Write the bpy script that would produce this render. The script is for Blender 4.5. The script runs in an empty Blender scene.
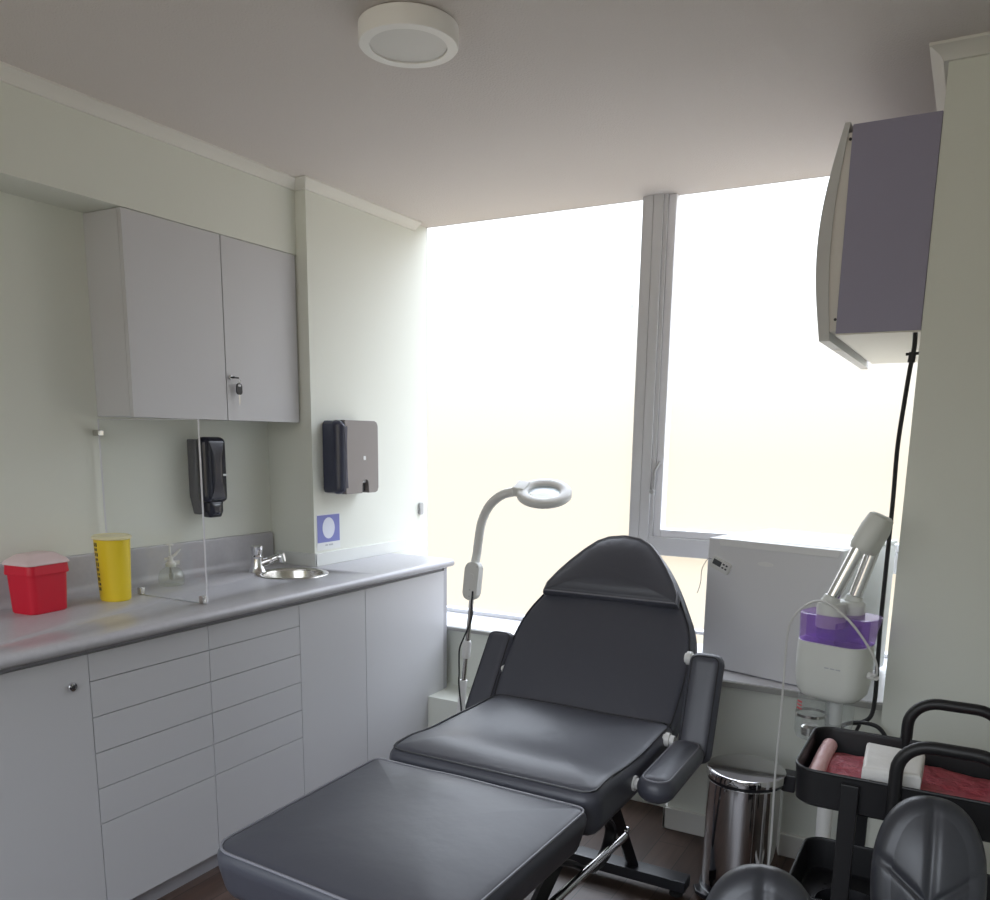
import bpy, bmesh, math, random
from mathutils import Vector, Matrix
random.seed(4)
PI = math.pi
SC = bpy.context.scene
COL = SC.collection

# ------------------------------------------------------------------ materials
def mat(name, color, rough=0.5, metal=0.0, spec=0.5, bump=None, coat=0.0, var=None, trans=0.0, ior=1.45, alpha=None):
    m = bpy.data.materials.new(name); m.use_nodes = True
    nt = m.node_tree; b = nt.nodes['Principled BSDF']
    b.inputs['Base Color'].default_value = (*color, 1)
    b.inputs['Roughness'].default_value = rough
    b.inputs['Metallic'].default_value = metal
    b.inputs['Specular IOR Level'].default_value = spec
    b.inputs['Coat Weight'].default_value = coat
    b.inputs['Transmission Weight'].default_value = trans
    b.inputs['IOR'].default_value = ior
    if bump or var:
        tc = nt.nodes.new('ShaderNodeTexCoord')
    if bump:
        sc, st, dist = bump[:3]
        n = nt.nodes.new('ShaderNodeTexNoise'); n.inputs['Scale'].default_value = sc
        n.inputs['Detail'].default_value = 4
        nt.links.new(tc.outputs['Object'], n.inputs['Vector'])
        bp = nt.nodes.new('ShaderNodeBump'); bp.inputs['Strength'].default_value = st
        bp.inputs['Distance'].default_value = dist
        nt.links.new(n.outputs['Fac'], bp.inputs['Height'])
        nt.links.new(bp.outputs['Normal'], b.inputs['Normal'])
    if var:
        sc, c2, lo, hi = var
        n2 = nt.nodes.new('ShaderNodeTexNoise'); n2.inputs['Scale'].default_value = sc
        n2.inputs['Detail'].default_value = 5
        nt.links.new(tc.outputs['Object'], n2.inputs['Vector'])
        r = nt.nodes.new('ShaderNodeValToRGB')
        r.color_ramp.elements[0].position = lo; r.color_ramp.elements[1].position = hi
        r.color_ramp.elements[0].color = (*color, 1); r.color_ramp.elements[1].color = (*c2, 1)
        nt.links.new(n2.outputs['Fac'], r.inputs['Fac'])
        nt.links.new(r.outputs['Color'], b.inputs['Base Color'])
    return m

def clear_mat(name, tint, rough=0.03, body=0.12, col=(.9, .9, .9), gloss=1.0):
    """thin clear plastic or glass: tinted see-through, a little body colour, mirror-like sheen"""
    m = bpy.data.materials.new(name); m.use_nodes = True
    nt = m.node_tree; nt.nodes.clear()
    out = nt.nodes.new('ShaderNodeOutputMaterial')
    t = nt.nodes.new('ShaderNodeBsdfTransparent'); t.inputs[0].default_value = (*tint, 1)
    d = nt.nodes.new('ShaderNodeBsdfDiffuse'); d.inputs[0].default_value = (*col, 1)
    g = nt.nodes.new('ShaderNodeBsdfGlossy'); g.inputs['Roughness'].default_value = rough
    m1 = nt.nodes.new('ShaderNodeMixShader'); m1.inputs[0].default_value = body
    nt.links.new(t.outputs[0], m1.inputs[1]); nt.links.new(d.outputs[0], m1.inputs[2])
    lw = nt.nodes.new('ShaderNodeLayerWeight')
    pw = nt.nodes.new('ShaderNodeMath'); pw.operation = 'POWER'; pw.inputs[1].default_value = 5
    nt.links.new(lw.outputs['Facing'], pw.inputs[0])
    mul = nt.nodes.new('ShaderNodeMath'); mul.operation = 'MULTIPLY_ADD'; mul.inputs[1].default_value = .9 * gloss; mul.inputs[2].default_value = .04 * gloss
    nt.links.new(pw.outputs[0], mul.inputs[0])
    m2 = nt.nodes.new('ShaderNodeMixShader')
    nt.links.new(mul.outputs[0], m2.inputs[0])
    nt.links.new(m1.outputs[0], m2.inputs[1]); nt.links.new(g.outputs[0], m2.inputs[2])
    nt.links.new(m2.outputs[0], out.inputs[0])
    return m

def frosted_mat(name):
    m = bpy.data.materials.new(name); m.use_nodes = True
    nt = m.node_tree; nt.nodes.clear()
    out = nt.nodes.new('ShaderNodeOutputMaterial')
    t = nt.nodes.new('ShaderNodeBsdfTransparent'); t.inputs[0].default_value = (.9, .9, .9, 1)
    d = nt.nodes.new('ShaderNodeBsdfTranslucent'); d.inputs[0].default_value = (.9, .9, .9, 1)
    mx = nt.nodes.new('ShaderNodeMixShader'); mx.inputs[0].default_value = 0.05
    nt.links.new(t.outputs[0], mx.inputs[1]); nt.links.new(d.outputs[0], mx.inputs[2])
    nt.links.new(mx.outputs[0], out.inputs[0])
    return m

def floor_mat():
    m = bpy.data.materials.new('dark_wood_planks'); m.use_nodes = True
    nt = m.node_tree; b = nt.nodes['Principled BSDF']; L = nt.links.new
    tc = nt.nodes.new('ShaderNodeTexCoord')
    mp = nt.nodes.new('ShaderNodeMapping'); mp.inputs['Rotation'].default_value = (0, 0, PI / 2)
    L(tc.outputs['Object'], mp.inputs['Vector'])
    br = nt.nodes.new('ShaderNodeTexBrick')
    br.inputs['Scale'].default_value = 1.0
    br.inputs['Brick Width'].default_value = 1.2; br.inputs['Row Height'].default_value = 0.11
    br.inputs['Mortar Size'].default_value = 0.0018; br.offset = 0.37
    br.inputs['Color1'].default_value = (.058, .034, .026, 1); br.inputs['Color2'].default_value = (.098, .060, .046, 1)
    br.inputs['Mortar'].default_value = (.02, .013, .010, 1)
    L(mp.outputs[0], br.inputs['Vector'])
    n = nt.nodes.new('ShaderNodeTexNoise'); n.inputs['Scale'].default_value = 3; n.inputs['Detail'].default_value = 8
    mp2 = nt.nodes.new('ShaderNodeMapping'); mp2.inputs['Scale'].default_value = (14, 1, 1)
    L(tc.outputs['Object'], mp2.inputs['Vector']); L(mp2.outputs[0], n.inputs['Vector'])
    mx = nt.nodes.new('ShaderNodeMix'); mx.data_type = 'RGBA'; mx.blend_type = 'MULTIPLY'
    mx.inputs['Factor'].default_value = 0.6
    r = nt.nodes.new('ShaderNodeValToRGB'); r.color_ramp.elements[0].position = .3; r.color_ramp.elements[1].position = .75
    r.color_ramp.elements[0].color = (.45, .42, .4, 1); r.color_ramp.elements[1].color = (1.2, 1.15, 1.1, 1)
    L(n.outputs['Fac'], r.inputs['Fac'])
    L(br.outputs['Color'], mx.inputs['A']); L(r.outputs['Color'], mx.inputs['B'])
    L(mx.outputs['Result'], b.inputs['Base Color'])
    b.inputs['Roughness'].default_value = 0.42
    return m

M = dict(
    wall=mat('wall_paint', (.74, .76, .70), .55, bump=(90, .12, .002)),
    ceil=mat('ceiling_texture_paint', (.68, .635, .615), .85, bump=(160, .6, .004)),
    crown=mat('crown_paint', (.74, .73, .69), .5),
    floor=floor_mat(),
    cab=mat('cabinet_laminate', (.58, .58, .605), .42, bump=(40, .03, .001)),
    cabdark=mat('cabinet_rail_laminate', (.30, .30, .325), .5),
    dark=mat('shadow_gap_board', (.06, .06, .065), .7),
    edge=mat('cabinet_edge_band', (.40, .40, .43), .45),
    kick=mat('brushed_plinth', (.50, .50, .54), .35, metal=.35),
    counter=mat('counter_laminate', (.44, .435, .465), .32, var=(60, (.47, .465, .495), .35, .65)),
    white=mat('white_plastic', (.78, .78, .77), .35),
    lampwhite=mat('lamp_white', (.88, .87, .85), .4),
    diff=mat('lamp_diffuser', (.74, .73, .71), .5),
    offwhite=mat('offwhite_plastic', (.70, .70, .68), .45),
    grey=mat('grey_plastic', (.42, .42, .43), .4),
    chrome=mat('chrome', (.78, .78, .80), .12, metal=1),
    steel=mat('brushed_steel', (.66, .64, .61), .22, metal=1),
    mirror=mat('polished_steel', (.60, .59, .60), .06, metal=1),
    leather=mat('black_leatherette', (.064, .067, .086), .40, spec=.6, bump=(7, .22, .010)),
    stool=mat('black_stool_leatherette', (.036, .038, .047), .36, spec=.6, bump=(9, .2, .008)),
    piping=mat('grey_piping', (.20, .20, .23), .4),
    pipingblack=mat('black_piping', (.03, .03, .036), .4),
    blackmetal=mat('black_painted_steel', (.014, .014, .017), .45),
    barpaint=mat('black_gloss_steel', (.02, .021, .026), .30, spec=.6),
    blackpl=mat('black_plastic', (.016, .016, .020), .30),
    cart=mat('black_powder_coat', (.012, .012, .014), .45),
    rubber=mat('black_rubber', (.012, .012, .012), .7),
    smoke=mat('smoke_black_plastic', (.016, .017, .030), .16, spec=.6),
    smokeside=mat('charcoal_plastic', (.085, .085, .10), .4),
    towel=mat('smoke_grey_plastic', (.27, .25, .25), .25, spec=.6),
    towelside=mat('smoke_blue_plastic', (.045, .05, .085), .2, spec=.6),
    yellow=mat('yellow_plastic', (.83, .62, .03), .38),
    yellowlid=mat('clear_yellow_lid', (.78, .72, .46), .35),
    red=mat('red_plastic', (.62, .012, .035), .38),
    redlid=mat('milky_lid', (.70, .55, .55), .4),
    ink=mat('black_print', (.03, .03, .03), .6),
    redink=mat('red_print', (.6, .05, .06), .6),
    purple=mat('violet_card', (.20, .22, .52), .6),
    card=mat('pale_card', (.72, .75, .85), .6),
    paper=mat('white_paper', (.76, .78, .78), .6),
    greyink=mat('grey_print', (.45, .47, .5), .6),
    tile=mat('white_tile', (.74, .76, .74), .25),
    alu=mat('white_painted_aluminium', (.66, .66, .68), .4),
    sash=mat('white_pvc', (.82, .82, .86), .35),
    sill=mat('white_sill', (.74, .74, .78), .3),
    silllip=mat('grey_sill_edge', (.36, .36, .345), .5),
    unit=mat('violet_grey_sheet_metal', (.31, .295, .40), .5),
    unitface=mat('grey_bezel', (.58, .58, .58), .45),
    unitin=mat('grey_inner_bezel', (.70, .67, .64), .5),
    unitbot=mat('white_sheet_metal', (.72, .70, .64), .45),
    fridge=mat('white_enamel', (.74, .74, .76), .42),
    fridgetop=mat('white_enamel_top', (.80, .80, .80), .3),
    lcd=mat('lcd_grey', (.10, .105, .11), .25),
    steamer=mat('steamer_white', (.70, .72, .69), .35),
    pink=mat('crimson_film', (.74, .13, .18), .38, bump=(30, .8, .02), var=(8, (.80, .24, .28), .4, .7)),
    pinkroll=mat('pale_pink_film', (.80, .50, .50), .4, bump=(60, .4, .01)),
    foam=mat('white_wipes_pack', (.78, .77, .75), .5, bump=(14, .6, .01)),
    cordw=mat('white_cord', (.66, .66, .65), .5),
    cordb=mat('black_cord', (.02, .02, .022), .5),
    cordg=mat('grey_cord', (.30, .30, .30), .5),
    brass=mat('key_steel', (.55, .52, .48), .3, metal=1),
    lens=clear_mat('magnifier_glass', (.90, .95, .97), .03, .12, (.7, .8, .85)),
    acrylic=clear_mat('clear_acrylic', (.975, .98, .975), .03, .01, gloss=.45),
    acredge=mat('acrylic_edge', (.72, .72, .76), .2),
    glass=clear_mat('bottle_glass', (.93, .95, .92), .03, .06, (.8, .8, .7)),
    jar=clear_mat('jar_glass', (.88, .90, .90), .03, .12, (.8, .8, .8)),
    tank=clear_mat('violet_tank_plastic', (.80, .66, .94), .05, .24, (.50, .36, .72), .6),
    pane=frosted_mat('frosted_glass'),
)

# ------------------------------------------------------------------ object helpers
WM = {}
def finish(name, bm, m, parent=None, angle=38, smooth=True, local=False):
    me = bpy.data.meshes.new(name)
    bmesh.ops.recalc_face_normals(bm, faces=bm.faces)
    bm.to_mesh(me); bm.free()
    ms = m if isinstance(m, (list, tuple)) else [m]
    for x in ms: me.materials.append(x)
    if smooth:
        me.shade_smooth(); me.set_sharp_from_angle(angle=math.radians(angle))
    o = bpy.data.objects.new(name, me); COL.objects.link(o)
    if smooth:
        wn = o.modifiers.new('weighted_normals', 'WEIGHTED_NORMAL'); wn.keep_sharp = True
    if parent is not None:
        if not local: me.transform(WM[parent.name].inverted())
        o.parent = parent
        WM[o.name] = WM[parent.name].copy()
    else:
        WM[o.name] = Matrix.Identity(4)
    return o
obj = finish
def tag(o, label=None, cat=None, group=None):
    if label: o['label'] = label
    if cat: o['category'] = cat
    if group: o['group'] = group
    return o
def thing(name, label, cat, loc=(0, 0, 0), rotz=0, group=None):
    o = bpy.data.objects.new(name, None); COL.objects.link(o)
    o.empty_display_size = .05
    o.location = loc; o.rotation_euler = (0, 0, rotz)
    WM[o.name] = Matrix.Translation(loc) @ Matrix.Rotation(rotz, 4, 'Z')
    return tag(o, label, cat, group)
def struct(name, bm, m, parent=None, **k):
    o = finish(name, bm, m, parent, **k)
    if parent is None: o['kind'] = 'structure'
    return o
def struct_root(name, loc):
    o = bpy.data.objects.new(name, None); COL.objects.link(o); o.location = loc
    o.empty_display_size = .05
    WM[o.name] = Matrix.Translation(loc); o['kind'] = 'structure'
    return o
def origin(o, p):
    """move a single-mesh thing's origin to p without moving its shape"""
    o.data.transform(Matrix.Translation(-Vector(p))); o.location = p
    return o

# ------------------------------------------------------------------ shape helpers
def B(): return bmesh.new()
def box(bm, a, b, bev=0.0, seg=2, mtx=None, mi=0):
    lo = [min(a[i], b[i]) for i in range(3)]; hi = [max(a[i], b[i]) for i in range(3)]
    t = bmesh.new()
    r = bmesh.ops.create_cube(t, size=1)
    for v in t.verts:
        v.co = Vector([lo[i] + (v.co[i] + .5) * (hi[i] - lo[i]) for i in range(3)])
    if bev > 0:
        bmesh.ops.bevel(t, geom=t.edges[:], offset=bev, segments=seg, profile=.5, affect='EDGES')
    return merge(bm, t, mtx, mi)
def merge(bm, t, mtx=None, mi=0):
    if mtx is not None: t.transform(mtx)
    vm = {}
    for v in t.verts: vm[v] = bm.verts.new(v.co)
    for f in t.faces:
        try:
            nf = bm.faces.new([vm[v] for v in f.verts]); nf.material_index = mi
        except ValueError: pass
    t.free(); return bm
def frame_for(d):
    d = Vector(d).normalized()
    up = Vector((0, 0, 1)) if abs(d.z) < .95 else Vector((0, 1, 0))
    x = up.cross(d).normalized(); y = d.cross(x)
    return x, y, d
def tube(bm, pts, r, n=12, closed=False, cap=True, mi=0, flat=1.0):
    """round tube along points; r one radius or a list; flat squashes it in the second direction"""
    P = [Vector(p) for p in pts]; k = len(P)
    R = r if isinstance(r, (list, tuple)) else [r] * k
    rings = []; px = None
    for i, p in enumerate(P):
        if closed: d = P[(i + 1) % k] - P[i - 1]
        else: d = P[min(i + 1, k - 1)] - P[max(i - 1, 0)]
        if d.length < 1e-9: d = Vector((0, 0, 1))
        d.normalize()
        if px is None: x, y, _ = frame_for(d)
        else:
            x = px - d * px.dot(d)
            if x.length < 1e-6: x, y, _ = frame_for(d)
            x.normalize(); y = d.cross(x)
        px = x
        rings.append([bm.verts.new(p + x * (R[i] * math.cos(2 * PI * j / n)) + y * (R[i] * flat * math.sin(2 * PI * j / n))) for j in range(n)])
    m = k if closed else k - 1
    for i in range(m):
        a = rings[i]; b = rings[(i + 1) % k]
        for j in range(n):
            f = bm.faces.new((a[j], a[(j + 1) % n], b[(j + 1) % n], b[j])); f.material_index = mi
    if cap and not closed:
        for rg in (rings[0], rings[-1]):
            f = bm.faces.new(rg); f.material_index = mi
    return bm
def cyl(bm, a, b, r, n=24, r2=None, mi=0):
    return tube(bm, [a, b], [r, r if r2 is None else r2], n, mi=mi)
def lathe(bm, prof, c=(0, 0, 0), n=48, mtx=None, mi=0, cap0=True, cap1=True):
    """prof: (radius, z) pairs turned round the z axis"""
    t = bmesh.new(); rings = []
    for r, z in prof:
        rings.append([t.verts.new((r * math.cos(2 * PI * j / n), r * math.sin(2 * PI * j / n), z)) for j in range(n)])
    for a, b in zip(rings, rings[1:]):
        for j in range(n): t.faces.new((a[j], a[(j + 1) % n], b[(j + 1) % n], b[j]))
    if cap0: t.faces.new(rings[0])
    if cap1: t.faces.new(rings[-1])
    T = Matrix.Translation(c)
    return merge(bm, t, T @ mtx if mtx is not None else T, mi)
def prism(bm, outline, h0, h1, mtx=None, bev=0, mi=0):
    """outline in xy, raised from h0 to h1"""
    t = bmesh.new()
    lo = [t.verts.new((x, y, h0)) for x, y in outline]; hi = [t.verts.new((x, y, h1)) for x, y in outline]
    n = len(lo)
    t.faces.new(lo[::-1]); t.faces.new(hi)
    for i in range(n): t.faces.new((lo[i], lo[(i + 1) % n], hi[(i + 1) % n], hi[i]))
    if bev > 0:
        es = [e for e in t.edges if abs(e.verts[0].co.z - e.verts[1].co.z) < 1e-7]
        bmesh.ops.bevel(t, geom=es, offset=bev, segments=3, profile=.5, affect='EDGES')
    return merge(bm, t, mtx, mi)
def rrect(x0, y0, x1, y1, r, n=6):
    pts = []
    for cx, cy, a in ((x1 - r, y1 - r, 0), (x0 + r, y1 - r, 90), (x0 + r, y0 + r, 180), (x1 - r, y0 + r, 270)):
        for i in range(n + 1):
            t = math.radians(a + 90 * i / n); pts.append((cx + r * math.cos(t), cy + r * math.sin(t)))
    return pts
def resample(pts, n):
    P = [Vector(p).to_2d() if len(p) > 2 else Vector(p) for p in pts]; k = len(P)
    L = [(P[(i + 1) % k] - P[i]).length for i in range(k)]; tot = sum(L)
    out = []; i = 0; acc = 0
    for j in range(n):
        s = tot * j / n
        while acc + L[i] < s - 1e-9: acc += L[i]; i += 1
        out.append(P[i].lerp(P[(i + 1) % k], (s - acc) / max(L[i], 1e-9)))
    return out
def pad(bm, outline, t, edge, puff=0.02, puffb=0.0, mtx=None, N=72, hfun=None, mi=0, under=0.0, pw=3.5, S=(.97, .93, .87, .79, .68, .54, .38, .2)):
    """an upholstered pad: outline in xy, thickness t from z=0, rounded edge, domed top. Returns the top edge ring."""
    P = resample(outline, N)
    area = sum(P[i].x * P[(i + 1) % N].y - P[(i + 1) % N].x * P[i].y for i in range(N))
    if area < 0: P = P[::-1]
    c = sum(P, Vector((0, 0))) / N
    nr = []
    for i in range(N):
        d = (P[(i + 1) % N] - P[i - 1]).normalized(); nr.append(Vector((-d.y, d.x)))
    inset = lambda e: [P[i] + nr[i] * e for i in range(N)]
    levels = []
    K = 5
    for k in range(K + 1):
        a = -PI / 2 + (PI / 2) * k / K
        levels.append((inset(edge * (1 - math.cos(a)) + under * (1 - (edge + edge * math.sin(a)) / t)), edge + edge * math.sin(a)))
    for k in range(K + 1):
        a = (PI / 2) * k / K
        levels.append((inset(edge * (1 - math.cos(a)) + under * max(0, 1 - (t - edge + edge * math.sin(a)) / t)), t - edge + edge * math.sin(a)))
    inner = inset(edge)
    top = [([c + (q - c) * s for q in inner], t + puff * (1 - s ** pw)) for s in S]
    innb = inset(edge + under)
    bot = [([c + (q - c) * s for q in innb], -puffb * (1 - s ** pw)) for s in S]
    allr = bot[::-1] + levels + top
    tm = bmesh.new(); rings = []
    for pts, z in allr:
        rings.append([tm.verts.new((q.x, q.y, z + (hfun(q.x, q.y, z / t) if hfun else 0))) for q in pts])
    for a, b in zip(rings, rings[1:]):
        for j in range(N): tm.faces.new((a[j], a[(j + 1) % N], b[(j + 1) % N], b[j]))
    for rg, z in ((rings[0], -puffb), (rings[-1], t + puff)):
        cv = tm.verts.new((c.x, c.y, z + (hfun(c.x, c.y, z / t) if hfun else 0)))
        for j in range(N): tm.faces.new((rg[j], rg[(j + 1) % N], cv))
    idx = len(bot) + K + 1 + 3
    ring = [v.co.copy() for v in rings[idx]]; ringb = [v.co.copy() for v in rings[len(bot) + 2]]
    if mtx is not None:
        ring = [mtx @ v for v in ring]; ringb = [mtx @ v for v in ringb]
    merge(bm, tm, mtx, mi)
    return ring, ringb
def spline(pts, n=8):
    P = [Vector(p) for p in pts]; out = []
    for i in range(len(P) - 1):
        p0 = P[max(i - 1, 0)]; p1 = P[i]; p2 = P[i + 1]; p3 = P[min(i + 2, len(P) - 1)]
        for k in range(n):
            t = k / n
            out.append(.5 * ((2 * p1) + (p2 - p0) * t + (2 * p0 - 5 * p1 + 4 * p2 - p3) * t * t + (3 * p1 - p0 - 3 * p2 + p3) * t ** 3))
    out.append(P[-1]); return out
def axes(o, x, y, z):
    """matrix taking local x, y, z to the given world directions at o"""
    return Matrix(((x[0], y[0], z[0], o[0]), (x[1], y[1], z[1], o[1]), (x[2], y[2], z[2], o[2]), (0, 0, 0, 1)))
FACE_X = lambda x, y, z: axes((x, y, z), (0, 1, 0), (0, 0, 1), (1, 0, 0))     # local xy lies on a wall that looks along +x

# ------------------------------------------------------------------ camera
yaw, pitch, roll, foc = -0.508519, -0.188321, 0.013334, 844.393
ca, sa, cb, sb, cc, sc_ = math.cos(yaw), math.sin(yaw), math.cos(pitch), math.sin(pitch), math.cos(roll), math.sin(roll)
fwd = Vector((sa * cb, ca * cb, sb)); rt = Vector((ca, -sa, 0)); up = rt.cross(fwd)
R_ = cc * rt + sc_ * up; U_ = -sc_ * rt + cc * up
cam = bpy.data.cameras.new('camera'); camo = bpy.data.objects.new('camera', cam); COL.objects.link(camo)
camo.matrix_world = axes((0, 0, 1.456), R_, U_, -fwd)
cam.sensor_width = 36; cam.lens = foc / 990 * 36; cam.shift_y = 150 / 990; cam.clip_start = .02
SC.camera = camo

# ------------------------------------------------------------------ room shell
CEIL = 2.456; WX = -2.675; CX = -2.43; CY = 2.765; WY = 3.63; SX = -.162; SY = 2.64; BY = -0.95; RX = .80
bm = B(); box(bm, (WX - .3, BY - .2, -.1), (RX + .2, WY + .3, 0)); struct('floor', bm, M['floor'])
bm = B(); box(bm, (WX - .3, BY - .2, CEIL), (RX + .2, WY + .006, CEIL + .1)); struct('ceiling', bm, M['ceil'])
bm = B(); box(bm, (WX - .2, BY - .1, 0), (WX, CY, CEIL)); struct('wall_left', bm, M['wall'])
bm = B(); box(bm, (WX - .2, CY, 0), (CX, WY + .006, CEIL)); struct('wall_left_pier', bm, M['wall'])
bm = B(); box(bm, (WX, BY, 2.178), (-2.485, CY, CEIL)); struct('wall_left_soffit', bm, M['wall'])
bm = B(); box(bm, (SX, SY, 0), (RX + .2, WY + .12, CEIL)); struct('wall_right_pier', bm, M['wall'])
bm = B(); box(bm, (RX, BY - .1, 0), (RX + .2, SY, CEIL)); struct('wall_right', bm, M['wall'])
# unseen wall behind the camera, its wide opening added for fill daylight
OX0, OX1, OZ0, OZ = -2.5, .45, .90, 2.44
bm = B(); box(bm, (WX - .2, BY - .2, 0), (OX0, BY, CEIL)); box(bm, (OX1, BY - .2, 0), (RX + .2, BY, CEIL)); box(bm, (OX0, BY - .2, OZ), (OX1, BY, CEIL)); box(bm, (OX0, BY - .2, 0), (OX1, BY, OZ0)); struct('wall_back', bm, M['wall'])
# parapet below the windows: set-back stretch on the left with a pipe box at its foot, deeper pier on the right
bm = B(); box(bm, (CX, 3.36, 0), (-.89, WY + .05, .555)); struct('wall_front', bm, M['wall'])
bm = B(); box(bm, (-.89, 2.975, 0), (SX, WY + .05, .595)); struct('wall_front_pier', bm, M['wall'])
bm = B(); box(bm, (CX, 3.135, 0), (-.89, 3.36, .282), .004); struct('trim_1', bm, M['wall'])
bm = B(); box(bm, (CX, 3.33, .555), (-.90, WY - .01, .580), .004); struct('trim_2', bm, [M['sill']])
bm = B(); box(bm, (-.905, 2.955, .595), (SX, WY - .01, .620), .003); struct('trim_3', bm, [M['sill']])
bm = B(); box(bm, (CX, 3.318, .560), (-.90, 3.331, .576)); struct('trim_4', bm, M['silllip'])
bm = B(); box(bm, (-.915, 2.942, .597), (SX, 2.956, .616)); struct('trim_5', bm, M['silllip'])
# baseboard round the pier
bm = B(); box(bm, (-.902, 2.958, 0), (SX, 2.975, .085), .003); box(bm, (-.902, 2.958, 0), (-.89, 3.135, .085), .003)
struct('baseboard_front', bm, M['crown'])
bm = B(); box(bm, (SX - .012, SY - .014, 0), (RX, SY, .085), .003); struct('baseboard_right', bm, M['crown'])
# crown mouldings
CR = [(0, 0), (.046, 0), (.046, -.007), (.040, -.010), (.030, -.016), (.020, -.024), (.014, -.032), (.012, -.036), (0, -.036)]
def crown(bm, path, normals):
    """path of xy corners against the wall, with the mitred outward direction at each corner"""
    rings = []
    for (x, y), (nx, ny) in zip(path, normals):
        rings.append([bm.verts.new((x + nx * a, y + ny * a, CEIL + b)) for a, b in CR])
    n = len(CR)
    for a, b in zip(rings, rings[1:]):
        for j in range(n): bm.faces.new((a[j], a[(j + 1) % n], b[(j + 1) % n], b[j]))
    bm.faces.new(rings[0]); bm.faces.new(rings[-1])
bm = B(); crown(bm, [(-2.485, BY), (-2.485, CY), (CX, CY), (CX, 3.52)], [(1, 0), (1, -1), (1, -1), (1, 0)])
struct('trim_6', bm, M['crown'], angle=25)
bm = B(); crown(bm, [(SX, 3.62), (SX, SY), (RX, SY)], [(-1, 0), (-1, -1), (0, -1)]); struct('trim_7', bm, M['crown'], angle=25)
# white skirting tiles above the worktop on the pier
bm = B(); box(bm, (CX, CY - .008, .907), (CX + .010, 3.43, .962), .001); box(bm, (WX + .03, CY - .010, .907), (CX + .010, CY, .962), .001)
struct('trim_8', bm, M['tile'])

# ------------------------------------------------------------------ windows
w1 = struct_root('window_1', (-1.88, WY, .58))
bm = B(); box(bm, (CX, WY - .004, .58), (-1.325, WY + .004, CEIL)); obj('pane', bm, M['pane'], w1)
bm = B()
box(bm, (-1.318, WY - .045, .58), (-1.300, WY + .05, CEIL), .002)
box(bm, (-1.299, WY - .055, .58), (-1.268, WY + .05, CEIL), .002)
box(bm, (-1.267, WY - .055, .58), (-1.225, WY + .05, CEIL), .002)
box(bm, (CX, WY - .02, .58), (-1.33, WY + .03, .600), .002)
obj('frame', bm, M['alu'], w1)
bm = B(); lathe(bm, [(.011, 0), (.011, .004), (.006, .005)], mtx=axes((-1.362, WY - .005, 2.025), (1, 0, 0), (0, 0, 1), (0, -1, 0)), n=20); obj('suction_hook', bm, M['jar'], w1)
w2 = struct_root('window_2', (-.70, WY, .62))
bm = B(); box(bm, (-1.225, WY - .004, .62), (SX, WY + .004, .965)); obj('pane', bm, M['pane'], w2)
bm = B()
box(bm, (-1.224, WY - .05, .962), (SX, WY + .05, 1.042), .003)
box(bm, (-1.224, WY - .02, .62), (SX, WY + .03, .635), .002)
box(bm, (-1.224, WY - .045, 1.042), (-1.208, WY + .05, CEIL), .002)
obj('frame', bm, M['alu'], w2)
bm = B()
x0, x1, z0, z1 = -1.2075, SX, 1.0425, CEIL
for a, b in (((x0, z0), (x0 + .032, z1)), ((x0 + .0325, z0), (x1, z0 + .032))):
    box(bm, (a[0], WY - .035, a[1]), (b[0], WY + .035, b[1]), .004)
s = obj('sash', bm, M['sash'], w2)
bm = B(); box(bm, (x0 + .03, WY - .004, z0 + .03), (x1, WY + .004, z1)); obj('sash_pane', bm, M['pane'], s)
bm = B(); pad(bm, rrect(-.05, -.012, .05, .012, .011), .022, .009, .002, mtx=axes((-.665, WY - .036, 1.080), (1, 0, 0), (0, 0, 1), (0, -1, 0)), N=32)
obj('sash_handle', bm, M['grey'], s)
bm = B(); tube(bm, [(-1.212, WY - .05, 1.24), (-1.205, WY - .06, 1.33), (-1.19, WY - .04, 1.37)], .006, 8); cyl(bm, (-1.212, WY - .045, 1.24), (-1.212, WY - .07, 1.24), .010, 12)
obj('window_stay', bm, M['grey'], w2)

# ------------------------------------------------------------------ ceiling light
c = (-1.330, 1.908)
t = thing('ceiling_light', 'round white surface-mounted ceiling lamp, switched off', 'ceiling light', (c[0], c[1], CEIL))
bm = B(); lathe(bm, [(.118, CEIL), (.124, CEIL - .004), (.124, CEIL - .044), (.121, CEIL - .048), (.096, CEIL - .048), (.096, CEIL - .042)], (c[0], c[1], 0), 64, cap1=False)
obj('lamp_body', bm, M['lampwhite'], t)
bm = B(); lathe(bm, [(.096, CEIL - .040), (.095, CEIL - .044), (.02, CEIL - .0445)], (c[0], c[1], 0), 64); obj('diffuser', bm, M['diff'], t)
bm = B(); cyl(bm, (c[0] + .121 * math.cos(-.15), c[1] + .121 * math.sin(-.15), CEIL - .022), (c[0] + .1235 * math.cos(-.15), c[1] + .1235 * math.sin(-.15), CEIL - .022), .004, 10)
obj('screw', bm, M['dark'], t)

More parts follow.
